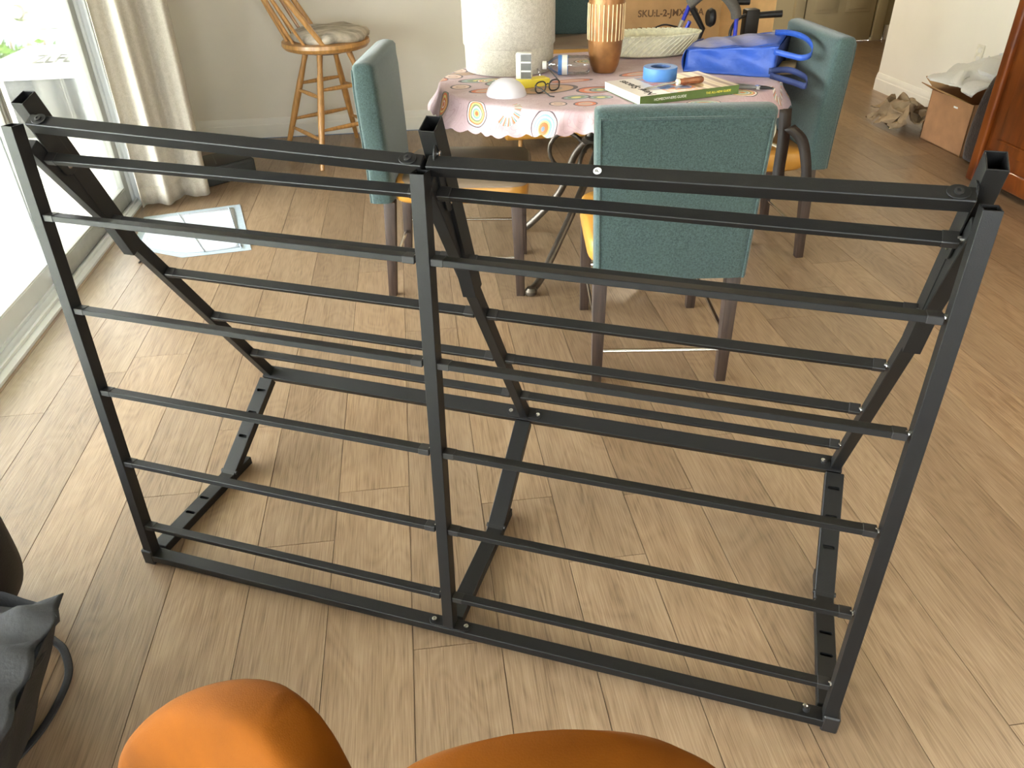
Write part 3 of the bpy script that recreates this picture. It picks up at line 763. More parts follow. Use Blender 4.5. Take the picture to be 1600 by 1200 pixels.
# tablecloth: a flat top, a soft edge and a scalloped skirt; the UVs are its unrolled plane
def cloth():
    NA, prof = 420, []
    vs, uv, fs = [], [], []
    rows = 26
    for j in range(rows):
        for i in range(NA):
            th = 2*math.pi*i/NA; ct, st = math.cos(th), math.sin(th)
            R0 = 1/math.sqrt((ct/TA)**2+(st/TB)**2)
            drop = .085+.045*abs(ct)**1.5+.006*math.sin(5*th+2)
            scal = .014*abs(math.sin(th*33))
            if j < 10:
                q = (j/9)**.8; r = (R0-.012)*q; z = .760+.0022*math.sin(9*r+4*th)*math.sin(13*r*ct+2)*q; s = r
            else:
                t = (j-9)/(rows-10); Ls = drop+(scal-.014)
                s_ = t*Ls
                a = min(1, s_/.03)
                fold = (.5+.5*math.sin(17*th+1.2*math.sin(3*th)))
                out = .016+.03*smoothstep(t)*fold+.012*t
                r = (R0-.012)+.014*math.sin(a*math.pi/2)+out*smoothstep(t)
                z = .760-.012*(1-math.cos(a*math.pi/2))-max(0, s_-.02)*.97
                s = (R0-.012)+s_
            vs.append((TC.x+r*ct, TC.y+r*st, z)); uv.append((s*ct, s*st))
    for j in range(rows-1):
        for i in range(NA):
            i2 = (i+1) % NA; fs.append((j*NA+i, j*NA+i2, (j+1)*NA+i2, (j+1)*NA+i))
    me = bpy.data.meshes.new('tablecloth'); me.from_pydata(vs, [], fs)
    ul = me.uv_layers.new(name='plane')
    for lp_ in me.loops: ul.data[lp_.index].uv = uv[lp_.vertex_index]
    for p in me.polygons: p.use_smooth = True
    return me
def cloth_material():
    m, nt, b = new_mat('pink_cloth')
    uvn = N(nt, 'ShaderNodeUVMap'); uvn.uv_map = 'plane'
    w0 = N(nt, 'ShaderNodeTexNoise'); w0.inputs['Scale'].default_value = 6; w0.inputs['Detail'].default_value = 5; L(nt, uvn.outputs[0], w0.inputs[0])
    base = ramp(nt, w0.outputs[0], [(.3, srgb(180, 151, 156)), (.5, srgb(199, 174, 179)), (.7, srgb(210, 189, 195))]).outputs[0]
    bw = N(nt, 'ShaderNodeTexBrick'); bw.inputs['Scale'].default_value = 9; bw.inputs['Color1'].default_value = (1, 1, 1, 1); bw.inputs['Color2'].default_value = (.93, .88, .89, 1)
    bw.inputs['Mortar'].default_value = (.80, .72, .72, 1); bw.inputs['Mortar Size'].default_value = .012
    wm = N(nt, 'ShaderNodeTexNoise'); wm.inputs['Scale'].default_value = 5; L(nt, uvn.outputs[0], wm.inputs[0])
    av = N(nt, 'ShaderNodeVectorMath', operation='ADD'); L(nt, uvn.outputs[0], av.inputs[0]); L(nt, wm.outputs[1], av.inputs[1])
    L(nt, av.outputs[0], bw.inputs[0])
    col = mix(nt, .8, base, bw.outputs[0], 'MULTIPLY')
    sx = N(nt, 'ShaderNodeSeparateXYZ'); L(nt, uvn.outputs[0], sx.inputs[0])
    O_, G, T_, Y_, D_, P_, Bl, W_ = srgb(214, 116, 74), srgb(128, 140, 108), srgb(136, 178, 172), srgb(220, 208, 130), srgb(92, 80, 86), srgb(232, 200, 190), srgb(118, 134, 150), srgb(236, 224, 214)
    pal = {
        'ringA': [(0, O_), (.16, Y_), (.26, T_), (.38, W_), (.48, G), (.58, Y_), (.70, O_), (.80, W_), (.92, D_)],
        'ringB': [(0, Bl), (.14, O_), (.36, Y_), (.46, T_), (.60, W_), (.68, T_), (.78, P_), (.92, D_)],
        'ringC': [(0, O_), (.2, W_), (.3, O_), (.5, Y_), (.62, O_), (.8, G), (.9, D_)],
        'disc': [(0, srgb(198, 160, 140)), (.45, srgb(210, 170, 150)), (.6, O_), (.86, D_)],
        'tan': [(0, srgb(206, 176, 160)), (.3, srgb(190, 156, 140)), (.5, srgb(214, 186, 172)), (.82, D_)],
        'leaf': [(0, Y_), (.35, G), (.6, srgb(150, 164, 160)), (.85, D_)],
        'wood': [(0, srgb(176, 136, 104)), (.3, srgb(150, 132, 116)), (.5, srgb(190, 150, 120)), (.85, D_)],
    }
    for (cx, cy, rx, ry, rot, pn) in MOTIFS:
        dx = math_(nt, 'SUBTRACT', sx.outputs[0], cx); dy = math_(nt, 'SUBTRACT', sx.outputs[1], cy)
        c_, s_ = math.cos(rot), math.sin(rot)
        ux = math_(nt, 'ADD', math_(nt, 'MULTIPLY', dx, c_/rx), math_(nt, 'MULTIPLY', dy, s_/rx))
        uy = math_(nt, 'ADD', math_(nt, 'MULTIPLY', dx, -s_/ry), math_(nt, 'MULTIPLY', dy, c_/ry))
        d2 = math_(nt, 'SQRT', math_(nt, 'ADD', math_(nt, 'MULTIPLY', ux, ux), math_(nt, 'MULTIPLY', uy, uy)))
        rr = ramp(nt, d2, pal[pn], 'CONSTANT')
        col = mix(nt, math_(nt, 'LESS_THAN', d2, 1.0), col, rr.outputs[0])
    # a few hand-drawn arcs with striped fill
    for (cx, cy, r0, r1, a0, a1) in ARCS:
        dx = math_(nt, 'SUBTRACT', sx.outputs[0], cx); dy = math_(nt, 'SUBTRACT', sx.outputs[1], cy)
        rad = math_(nt, 'SQRT', math_(nt, 'ADD', math_(nt, 'MULTIPLY', dx, dx), math_(nt, 'MULTIPLY', dy, dy)))
        an = math_(nt, 'ARCTAN2', dy, dx)
        msk = math_(nt, 'MULTIPLY', math_(nt, 'GREATER_THAN', rad, r0), math_(nt, 'LESS_THAN', rad, r1))
        msk = math_(nt, 'MULTIPLY', msk, math_(nt, 'MULTIPLY', math_(nt, 'GREATER_THAN', an, a0), math_(nt, 'LESS_THAN', an, a1)))
        st = math_(nt, 'FRACT', math_(nt, 'MULTIPLY', an, 2.3))
        rr = ramp(nt, st, [(0, W_), (.3, srgb(150, 138, 132)), (.5, O_), (.7, T_), (.9, D_)], 'CONSTANT')
        col = mix(nt, msk, col, rr.outputs[0])
    L(nt, col, b.inputs['Base Color']); b.inputs['Roughness'].default_value = .6; b.inputs['Specular IOR Level'].default_value = .3
    b.inputs['Sheen Weight'].default_value = .1
    return m
def uvpix(dx, dy): return (dx, dy)
MOTIFS = [  # position on the cloth plane, relative to the table centre: x, y, half sizes, turn, palette
    (-0.765, -.150, .052, .045, .2, 'ringC'), (-0.640, -.358, .050, .056, .6, 'ringA'), (-0.395, -.560, .062, .055, .3, 'ringB'),
    (-0.645, .275, .045, .06, .3, 'tan'), (-0.620, .20, .085, .035, .2, 'wood'), (-0.675, .150, .045, .05, .3, 'tan'), (-0.728, .100, .03, .03, 0, 'disc'),
    (-0.560, .055, .10, .045, .1, 'leaf'), (-0.520, .045, .06, .035, .1, 'ringA'), (-0.655, -.055, .045, .045, .1, 'tan'), (-0.490, -.02, .06, .05, .1, 'leaf'), (-0.560, -.150, .07, .042, .1, 'disc'),
    (-0.303, -.421, .036, .036, 0, 'tan'), (-0.200, -.445, .048, .040, 0, 'disc'), (-0.215, -.335, .06, .034, .1, 'leaf'), (-0.110, -.23, .085, .06, .1, 'disc'), (-0.095, -.235, .045, .038, 0, 'leaf'), (-0.120, -.36, .05, .03, -.1, 'leaf'),
    (-0.310, -.178, .14, .075, .2, 'wood'), (-0.180, -.045, .10, .028, .1, 'disc'), (0.245, -.53, .07, .05, 0, 'ringB'), (0.445, -.405, .062, .06, .3, 'ringA'),
    (0.765, -.165, .075, .032, .1, 'ringC'), (0.140, .03, .10, .04, .3, 'disc'), (-0.010, .35, .08, .06, 0, 'ringA'), (0.340, .4, .07, .07, 0, 'ringB'), (-0.060, -.60, .05, .05, 0, 'ringA'),
]
ARCS = [(-.505, -.435, .030, .058, -2.9, .75), (.64, -.30, .045, .075, -2.6, 1.2)]
cloth_material()
me = cloth(); me.materials.append(MATS['pink_cloth']); tcl = bpy.data.objects.new('tablecloth', me); COL.objects.link(tcl)
tag(recenter(tcl), 'pink scalloped tablecloth printed with rings and leaves draped over the table', 'tablecloth')
TZ = .7625

# ------------------------------------------------------------------ on the table
ls = thing('lampshade', 'large beige linen drum lampshade standing on the table', 'lampshade', (.455, 3.755, TZ))
obj('collar', MB().lathe([(.194, 0), (.2, 0), (.202, .112), (.196, .112), (.19, .112)], 56), 'lamp_linen', ls)
obj('drum', MB().lathe([(.190, .108), (.206, .108), (.2085, .112), (.2085, .62), (.202, .62), (.200, .115)], 56), 'lamp_linen', ls)
vz = thing('vase', 'tall copper brown vase with ribbed upper half on the table', 'vase', (.858, 3.575, TZ))
prof = [(0, 0), (.046, 0), (.050, .003), (.062, .03), (.072, .08), (.0765, .14), (.078, .20), (.077, .29), (.073, .36), (.060, .42), (.05, .44), (.045, .435), (.05, .40)]
obj('body', MB().lathe(prof, 48), 'copper_glaze', vz)
for k in range(26):
    a = 2*math.pi*k/26
    rb = obj('rib', MB().tube([(.0775*math.cos(a), .0775*math.sin(a), .135), (.0790*math.cos(a), .0790*math.sin(a), .20), (.0785*math.cos(a), .0785*math.sin(a), .278)], .0026, 6), 'vase_groove', vz)
dm = obj('white_dome', MB().lathe([(.081, 0), (.0815, .004), (.074, .024), (.058, .043), (.036, .056), (.014, .0615), (0, .062)], 40), 'dome_white', None, loc=(.377, 3.235, TZ)); dm.rotation_euler = (.04, 0, 0)
tag(dm, 'glossy white dome lying on the pink tablecloth near its front edge', 'dome')
gb = thing('small_carton', 'small upright white and grey carton standing on the yellow box', 'box', (.470, 3.375, TZ+.030), -.25)
obj('carton', MB().box((-.032, -.022, 0), (.032, .022, .098)), 'card_white', gb, bev=.001)
obj('front_panel', MB().box((-.012, -.0226, .002), (.0325, -.0218, .096)), 'card_grey', gb)
for k, z in enumerate((.062, .028)): obj('print_band', MB().box((-.010, -.0231, z), (.030, -.0226, z+.006)), 'card_white', gb)
yb = obj('yellow_box', MB().box((-.075, -.03, 0), (.075, .03, .029)), 'card_yellow', None, bev=.0012, loc=(.495, 3.36, TZ)); yb.rotation_euler = (0, 0, .32)
tag(yb, 'flat yellow carton on the tablecloth under the small grey carton', 'box')
# eyeglasses
eg = thing('eyeglasses', 'black framed eyeglasses leaning against the yellow box', 'eyeglasses', (.545, 3.235, TZ), .45)
for cx in (-.034, .034):
    pts = [(cx+.028*math.copysign(abs(math.cos(a))**.8, math.cos(a)), .004*math.cos(a), .024+.021*math.copysign(abs(math.sin(a))**.8, math.sin(a))) for a in [2*math.pi*k/24 for k in range(24)]]
    rim = obj('rim', MB().tube(pts, .0028, 8, closed=True), 'black_plastic', eg)
    obj('lens', MB().prism([(p[0]*1.0, p[2]) for p in pts], (0, -.001, 0), (1, 0, 0), (0, 0, 1), (0, .002, 0)), 'lens_glass', eg)
obj('bridge', MB().tube([(-.008, 0, .03), (0, -.002, .034), (.008, 0, .03)], .0026, 8), 'black_plastic', eg)
obj('temple', MB().tube([(-.061, 0, .032), (-.058, -.03, .03), (-.04, -.075, .004), (-.03, -.09, .003)], .0026, 8), 'black_plastic', eg)
obj('temple', MB().tube([(.061, 0, .032), (.064, .03, .045), (.066, .075, .062)], .0026, 8), 'black_plastic', eg)
# bottle on its side
bt_ = thing('water_bottle', 'empty clear plastic water bottle with blue label lying on the tablecloth', 'bottle', (.692, 3.535, TZ+.0415), -.2)
obj('body', MB().lathe([(0, .085), (.026, .085), (.032, .078), (.034, .06), (.0325, .045), (.034, .03), (.0325, .015), (.034, 0), (.034, -.045), (.030, -.06), (.018, -.082), (.0125, -.088), (.0125, -.10)], 32, axis='x'), 'bottle_plastic', bt_)
obj('label_wrap', MB().lathe([(.0345, -.046), (.0345, -.006)], 32, axis='x'), 'tape_blue', bt_, solid=.0004)
obj('label_band', MB().lathe([(.0348, -.03), (.0348, -.008)], 32, axis='x'), 'card_white', bt_, solid=.0004)
obj('cap', MB().lathe([(0, -.112), (.0135, -.112), (.0145, -.108), (.0145, -.095), (0, -.095)], 24, axis='x'), 'card_white', bt_)
bt_.scale = (1.05, 1.18, 1.18)
bc = obj('bottle_disc', MB().lathe([(0, 0), (.018, .0), (.02, .004), (.018, .007), (0, .007)], 24), 'bottle_plastic', None, loc=(.548, 3.50, TZ+.0205)); bc.rotation_euler = (0, 1.3, 0)
tag(bc, 'small clear plastic disc on edge left of the water bottle', 'disc')
# tape roll on the book
bk = thing('paperback_book', 'thick paperback guide book with green spine lying on the table', 'book', (1.03, 3.14, TZ), math.atan2(.112, .434))
ux = .222; uy = .145
obj('page_block', MB().box((-ux+.0015, -uy+.002, .002), (ux-.002, uy-.002, .030)), 'paper_white', bk)
obj('cover', MB().box((-ux, -uy, 0), (ux, uy, .002)), 'book_green', bk)
obj('spine', MB().box((-ux, -uy-.0005, 0), (ux, -uy+.002, .0325)), 'book_green', bk)
def cover_mat():
    m, nt, b = new_mat('book_cover_print')
    tc = N(nt, 'ShaderNodeTexCoord'); sx = N(nt, 'ShaderNodeSeparateXYZ'); L(nt, tc.outputs['Generated'], sx.inputs[0])
    n = N(nt, 'ShaderNodeTexNoise'); n.inputs['Scale'].default_value = 5; n.inputs['Detail'].default_value = 2; L(nt, tc.outputs['Generated'], n.inputs[0])
    pic = ramp(nt, n.outputs[0], [(.0, srgb(90, 110, 150)), (.40, srgb(150, 160, 190)), (.47, srgb(208, 128, 70)), (.54, srgb(196, 150, 140)), (.6, srgb(226, 214, 186)), (.7, srgb(150, 126, 100))], 'CONSTANT')
    wv = N(nt, 'ShaderNodeTexWave'); wv.inputs['Scale'].default_value = 2.2; wv.inputs['Distortion'].default_value = 1.0; L(nt, tc.outputs['Generated'], wv.inputs[0])
    deck = ramp(nt, wv.outputs[0], [(.0, srgb(200, 178, 140)), (.35, srgb(226, 208, 170)), (.9, srgb(150, 120, 90))])
    c = mix(nt, math_(nt, 'GREATER_THAN', sx.outputs[0], .30), srgb(222, 214, 208), pic.outputs[0])
    c = mix(nt, math_(nt, 'GREATER_THAN', sx.outputs[0], .62), c, deck.outputs[0])
    L(nt, c, b.inputs['Base Color']); b.inputs['Roughness'].default_value = .35
cover_mat()
obj('front_cover', MB().box((-ux, -uy, .0305), (ux, uy, .0325)), 'book_cover_print', bk)
text_mesh('title', 'New Spaces', .052, 'ink_dark', axes((-ux+.078, -uy+.012, .0327), (0, 1, 0), (-1, 0, 0)), bk, .0002, bold=.0011)
text_mesh('spine_text', 'HOMEOWNERS GUIDE', .014, 'ink_white', axes((-ux+.06, -uy-.0007, .011), (1, 0, 0), (0, 0, 1)), bk, .0002)
text_mesh('spine_text', 'THE ALL-NEW GUIDE', .012, 'card_yellow', axes((.07, -uy-.0007, .012), (1, 0, 0), (0, 0, 1)), bk, .0002)
BZ = TZ+.0325
tr_ = thing('tape_roll', 'roll of blue painters tape lying flat on the book', 'tape', (1.008, 3.225, BZ))
obj('tape', MB().lathe([(.041, 0), (.067, 0), (.068, .002), (.068, .046), (.067, .048), (.041, .048), (.041, 0)], 48), 'tape_blue', tr_)
obj('core', MB().lathe([(.038, 0), (.041, 0), (.041, .0482), (.038, .0482), (.038, 0)], 48), 'tape_core', tr_)
sd = thing('screwdriver', 'screwdriver with translucent amber brown handle lying on the book', 'screwdriver', (1.022, 3.085, BZ+.0135), .26)
obj('handle', MB().lathe([(0, .135), (.010, .135), (.0135, .128), (.0145, .10), (.0125, .07), (.0145, .05), (.012, .042), (.0125, .03), (.011, .022), (0, .022)], 8, axis='x'), 'amber', sd, smooth=.5)
obj('shaft', MB().tube([(.025, 0, 0), (-.10, 0, -.008), (-.115, 0, -.0095), (-.13, 0, -.0105)], [.0032, .0032, .0044, .002], 10), 'steel', sd)
obj('ferrule', MB().lathe([(0, .016), (.0115, .016), (.0115, .026), (0, .026)], 16, axis='x'), 'cream_rope', sd)
# wire tool by the book
pl_ = thing('hand_pliers', 'small grey pliers with black tips lying right of the book', 'pliers', (1.33, 3.13, TZ+.008), -.5)
obj('jaw', MB().tube([(.06, -.002, 0), (.09, -.004, 0), (.115, -.012, 0)], [.008, .006, .002], 8), 'black_plastic', pl_)
obj('jaw', MB().tube([(.06, .004, 0), (.09, .006, 0), (.118, .002, 0)], [.008, .006, .002], 8), 'black_plastic', pl_)
obj('pivot', MB().lathe([(0, -.007), (.012, -.007), (.012, .007), (0, .007)], 16, (.058, 0, 0)), 'steel', pl_)
obj('handle', MB().tube([(.05, .004, 0), (.0, .016, 0), (-.06, .018, 0), (-.09, .012, 0)], [.006, .007, .0075, .006], 10), 'card_grey', pl_)
obj('handle', MB().tube([(.05, -.004, 0), (.0, -.014, 0), (-.06, -.014, 0), (-.09, -.006, 0)], [.006, .007, .0075, .006], 10), 'card_grey', pl_)
# woven tray
ty = thing('woven_basket', 'low cream woven basket with twisted rope rim at back of the table', 'basket', (1.16, 3.90, TZ+.002))
a0, b0 = .238, .114
obj('bowl', MB().lathe([(0, 0), (.19, 0), (.205, .006), (.232, .085), (.24, .092), (.228, .092), (.198, .012), (0, .010)], 48), 'cream_rope', ty).scale = (1, .48, 1)
for k in range(60):
    a = 2*math.pi*k/60; p = V3((a0*math.cos(a), b0*math.sin(a), .094)); t_ = V3((-a0*math.sin(a), b0*math.cos(a), 0)).normalized(); nn = t_.cross(Z_)
    if k == 0:
        pass
    obj('rope_twist', MB().tube([p-t_*.013-nn*.005-Z_*.003, p, p+t_*.013+nn*.005+Z_*.003], [.0035, .0062, .0035], 7), 'cream_rope', ty)
for k in range(46):
    a = 2*math.pi*k/46; a2 = a+.42; f0, f1, f2 = .207, .222, .2345; am = (a+a2)/2
    obj('reed', MB().tube([(f0*math.cos(a), f0*.48*math.sin(a), .008), (f1*math.cos(am), f1*.48*math.sin(am), .05), (f2*math.cos(a2), f2*.48*math.sin(a2), .086)], .0036, 6), 'ring_cream', ty)
# blue tote bag lying on its side
bg_ = thing('tote_bag', 'blue fabric tote bag lying on its side on the table, handles trailing off the edge', 'bag', (1.2, 3.5, TZ))
dB = V3((.835, -.55, 0)); nB = V3((.55, .835, 0))
def bp_(l, d, z): return dB*l+nB*d+Z_*z
def bagface(u, v, which):
    # u along the length 0..1, v across
    l = .39*u; pu = .008*math.sin(5*u*3+v*7)
    if which == 'top': return bp_(l+.02*v*(1-u), .02+.30*v, .085+.035*u+.03*math.sin(math.pi*v)*.4+.02*v*u+pu*.5)
    if which == 'side': return bp_(l, -.006+.026*v+.014*math.sin(math.pi*v)+pu*.5, (.085+.035*u)*v+.001)
    if which == 'bottom': return bp_(-.012*math.sin(math.pi*v), .0+.32*u, .001+(.084+.012*math.sin(math.pi*u))*v)
    if which == 'far': return bp_(l+.02*(1-u), .32+.012*math.sin(math.pi*v), (.085+.055*u)*v+.001)
for wh, nm in (('top', 'face_panel'), ('side', 'gusset'), ('bottom', 'base_panel'), ('far', 'gusset')):
    obj(nm, MB().grid(lambda u, v: bagface(u, v, wh), 22, 12), 'bag_blue', bg_, smooth=1.2, solid=.002)
obj('face_panel', MB().grid(lambda u, v: bp_(.39*u, .32*v, .002+.001*math.sin(9*u+5*v)), 10, 8), 'bag_blue', bg_, solid=.002)
obj('seam', MB().tube([bp_(.39*u, .02+.002, .087+.035*u+.008*math.sin(15*u)*.5) for u in [k/12 for k in range(13)]], .0025, 6), 'bag_navy', bg_)
obj('lining', MB().add([bp_(.384, .0, .0), bp_(.384, .31, .0), bp_(.395, .32, .14), bp_(.388, .02, .115)], [(0, 1, 2, 3)]), 'bag_navy', bg_, solid=.002)
def strap(pts, wdir, w, mat, name, par):
    P = spline(pts, 6); wd = V3(wdir).normalized()*w
    obj(name, MB().grid(lambda u, v: tuple(P[round(u*(len(P)-1))]+wd*(v*2-1)), len(P), 2), mat, par, solid=.0025, smooth=1.2)
def wp(*q): return [V3(p)-bg_.location for p in q]
strap(wp((1.600, 3.50, .905), (1.617, 3.40, .918), (1.630, 3.285, .918), (1.628, 3.200, .900), (1.605, 3.150, .875), (1.570, 3.150, .865), (1.545, 3.190, .866), (1.500, 3.265, .872)), (0, .1, 1), .011, 'bag_blue', 'handle', bg_)
strap(wp((1.502, 3.290, .790), (1.580, 3.270, .795), (1.611, 3.190, .785), (1.600, 3.130, .775), (1.570, 3.085, .770), (1.550, 3.150, .772), (1.499, 3.264, .778)), (0, .1, 1), .012, 'bag_navy', 'handle', bg_)
pp = obj('folded_papers', MB().add([bp_(.36, .04, .012), bp_(.46, .05, .02), bp_(.45, .20, .03), bp_(.36, .2, .02)], [(0, 1, 2, 3)]), 'kraft_paper', None, solid=.02); pp.location = bg_.location
tag(recenter(pp), 'folded papers poking out of the open end of the blue bag', 'papers')

# strap hanging off the table and the roll on the right chair
sp = thing('leather_strap', 'dark brown leather strap hanging between table edge and right chair seat', 'strap', (1.44, 2.93, .5))
strap([(0.0, .02, .22), (.005, .005, .10), (.0, -.01, -.02), (.0, -.03, -.06)], (1, .2, 0), .028, 'brown_leather', 'strap', sp)
strap([(.01, -.02, .16), (.07, -.03, .10), (.10, -.05, -.02), (.10, -.06, -.09)], (.9, .2, .3), .024, 'brown_leather', 'strap', sp)
obj('buckle', MB().box((-.03, -.045, -.075), (.03, -.035, -.06)), 'steel', sp, bev=.002)
rg = thing('tape_ring', 'cream ring of masking tape standing on gold seat of right chair', 'tape', (1.49, 3.23, .502))
mr = MB(); mr.lathe([(.043, -.012), (.062, -.012), (.062, .012), (.043, .012), (.043, -.012)], 40, (0, 0, .0), 'x')
ro = obj('ring', mr, 'ring_cream', rg); ro.rotation_euler = (0, .25, 1.9); ro.location = (0, 0, .063)
obj('loose_end', MB().grid(lambda u, v: (-.02+.06*u, -.06-.05*u, .001+.03*math.sin(2.2*u)*(1-u)+.0*v+.003) if v < .5 else (.0+.06*u, -.04-.05*u, .001+.03*math.sin(2.2*u)*(1-u)+.003), 8, 2), 'ring_cream', rg, solid=.002)

# ------------------------------------------------------------------ behind the table
cb = thing('cardboard_carton', 'tall brown cardboard carton with printed SKU and quantity text behind the basket', 'box', (1.86, 5.98, 0), -.05)
obj('carton', MB().box((-.36, -.2, 0), (.36, .2, .80)), 'cardboard', cb, bev=.004)
obj('side_face', MB().box((-.3635, -.2, .01), (-.36, .2, .79)), 'cardboard_light', cb)
obj('flap', MB().prism([(0, 0), (.2, .015), (.2, .02), (0, .006)], (-.36, -.2, .80), (0, 1, 0), (0, 0, 1), (.72, 0, 0)), 'cardboard', cb)
text_mesh('printing', 'SKU:L-2-JMX059A', .062, 'ink_brown', axes((-.235, -.2012, .655), (1, 0, 0), (0, 0, 1)), cb, .0004, bold=.0012)
text_mesh('printing', 'Qty:1pcs', .062, 'ink_brown', axes((-.24, -.2012, .545), (1, 0, 0), (0, 0, 1)), cb, .0004)
cb2 = thing('cardboard_carton', 'pale tan cardboard carton standing behind the walker handles', 'box', (2.58, 6.35, 0), .08)
obj('carton', MB().box((-.28, -.2, 0), (.2, .2, .98)), 'cardboard_light', cb2, bev=.004)
obj('flap', MB().box((-.28, -.2, .98), (.2, .0, .986)), 'cardboard_light', cb2)
# rollator walker: blue tubing, grey padded back bar, black grips
wk = thing('rollator_walker', 'blue framed rollator walker with grey padded bar and black hand grips', 'walker', (2.0, 5.1, 0))
hub = [(-.30, -.1), (.2, -.16), (-.24, .35), (.26, .3)]
for (x, y) in hub:
    wh = obj('wheel', MB().lathe([(.045, -.014), (.085, -.016), (.095, -.008), (.095, .008), (.085, .016), (.045, .014)], 28, (x, y, .095), 'x'), 'black_plastic', wk)
    obj('fork', MB().tube([(x, y, .095), (x, y, .22)], .012, 10), 'black_plastic', wk)
obj('frame_tube', MB().tube([(-.30, -.1, .2), (-.36, -.08, .62), (-.30, -.05, .74), (-.25, -.03, .85)], .013, 10), 'walker_blue', wk)
obj('frame_tube', MB().tube([(.2, -.16, .2), (.02, -.12, .55), (.02, -.1, .78)], .013, 10), 'walker_blue', wk)
obj('frame_tube', MB().tube([(-.24, .35, .2), (-.30, .05, .55), (-.24, .0, .72)], .013, 10), 'walker_blue', wk)
obj('frame_tube', MB().tube([(.26, .3, .2), (.2, .1, .6), (.15, .0, .72)], .013, 10), 'black_plastic', wk)
obj('seat', MB().box((-.28, -.02, .50), (.18, .26, .54)), 'black_plastic', wk, bev=.01)
obj('padded_bar', MB().tube(spline([(-.27, -.04, .82), (-.19, -.08, .885), (-.08, -.10, .875), (-.0, -.10, .80), (.02, -.1, .745)]), .032, 14), 'foam_grey', wk)
obj('hand_grip', MB().tube([(-.02, -.06, .83), (.10, -.08, .83)], [.019, .021], 12), 'black_plastic', wk)
obj('hand_grip', MB().tube([(.16, -.02, .74), (.33, -.06, .75)], [.019, .021], 12), 'black_plastic', wk)
obj('brake_lever', MB().tube(spline([(.16, -.03, .76), (.05, -.06, .73), (.0, -.08, .66), (.02, -.08, .56)]), .010, 10), 'black_plastic', wk)
obj('brake_housing', MB().box((.10, -.06, .62), (.19, .02, .78)), 'black_plastic', wk, bev=.012)
obj('knob', MB().lathe([(0, -.02), (.045, -.02), (.055, 0), (.045, .02), (0, .02)], 20, (-.13, -.06, .745), 'x'), 'black_plastic', wk)
obj('brake_cable', MB().tube(spline([(-.34, -.06, .70), (-.45, -.1, .72), (-.56, -.1, .66), (-.6, -.08, .55)]), .005, 8), 'black_plastic', wk)
obj('clamp', MB().tube([(-.25, -.05, .80), (-.17, -.05, .68), (-.2, -.04, .58)], [.02, .016, .012], 10), 'black_plastic', wk)
obj('highlight_sleeve', MB().tube([(-.355, -.083, .63), (-.31, -.058, .735)], .0145, 10), 'steel', wk)

# ------------------------------------------------------------------ curtain
ct = thing('curtain', 'beige linen curtain hanging gathered beside the sliding door', 'curtain', (-1.37, 4.42, 0))
def cur(u, v):
    # path on plan from the glass towards the room
    a = u*6.2
    base = V3((-.155, -.10, 0)).lerp(V3((.16, .10, 0)), u)
    nrm = V3((-.4, .9, 0))
    amp = .045*(1-.25*v)
    return tuple(base+nrm*(amp*math.sin(a*2.0)+.012*math.sin(a*5+v*3))+V3((.02*math.sin(v*2), 0, 0))+Z_*(.012+2.2*v+.0*u))
obj('panel', MB().grid(cur, 70, 26), 'curtain_linen', ct, smooth=1.5, solid=.004)
obj('hem', MB().grid(lambda u, v: tuple(V3(cur(u, v*.045))+V3((.0, -.0022, 0))), 70, 3), 'curtain_linen', ct, smooth=1.5, solid=.004)
obj('rod', MB().tube([(-.15, -6.0, 2.22), (-.15, .2, 2.22)], .014, 12), 'bronze_metal', ct)

# ------------------------------------------------------------------ floor things at left
rv = thing('robot_vacuum_dock', 'low dark grey rounded appliance on floor beside the curtain', 'appliance', (-1.17, 4.80, 0), math.radians(38))
poly = [(.165*math.cos(math.pi*k/20), .02+.17*math.sin(math.pi*k/20)) for k in range(21)]+[(-.165, -.09), (.165, -.09)]
obj('body', MB().prism(poly, (0, 0, 0), (1, 0, 0), (0, 1, 0), (0, 0, .105)), 'robot_grey', rv, bev=.012, seg=3)
obj('top_plate', MB().prism([(x*.93, y*.93) for x, y in poly], (0, 0, .105), (1, 0, 0), (0, 1, 0), (0, 0, .004)), 'black_plastic', rv, bev=.002)
obj('front_panel', MB().box((-.07, -.094, .012), (.155, -.089, .085)), 'robot_grey', rv, bev=.003)
obj('seam', MB().beam((-.06, -.05, .1095), (.02, .16, .1095), (.003, 0, 0), (0, 0, .001)), 'robot_grey', rv)
pd_ = thing('puppy_pad', 'white absorbent puppy pad with pale blue border lying on the floor near the door', 'pad', (-1.19, 3.92, .0))
q = [V3((-1.439, 3.771, 0)), V3((-1.163, 3.607, 0)), V3((-.845, 3.644, 0)), V3((-1.006, 4.306, 0)), V3((-1.494, 4.198, 0))]
cc = V3((-1.19, 3.92, 0))
obj('sheet', MB().prism([((p-cc).x, (p-cc).y) for p in q], (0, 0, .001), (1, 0, 0), (0, 1, 0), (0, 0, .002)), 'pad_edge', pd_)
obj('quilt', MB().grid(lambda u, v: tuple(((q[0]-cc)*.86*(1-u)+(q[2]-cc)*.84*u)*(1-v)+((q[4]-cc)*.86*(1-u)+(q[3]-cc)*.86*u)*v+V3((.0, -.02*(1-v)*math.sin(math.pi*u)*4, .0052+.0015*math.sin(23*u+5)*math.sin(19*v)))), 22, 16), 'pad_white', pd_, solid=.003, smooth=1.5)
for k in (.33, .92):
    obj('crease', MB().tube([((q[1]-cc)*.9).lerp((q[2]-cc)*.92, k)+Z_*.008, ((q[4]-cc)*.88).lerp((q[3]-cc)*.9, k)+Z_*.008], .003, 6), 'pad_edge', pd_)
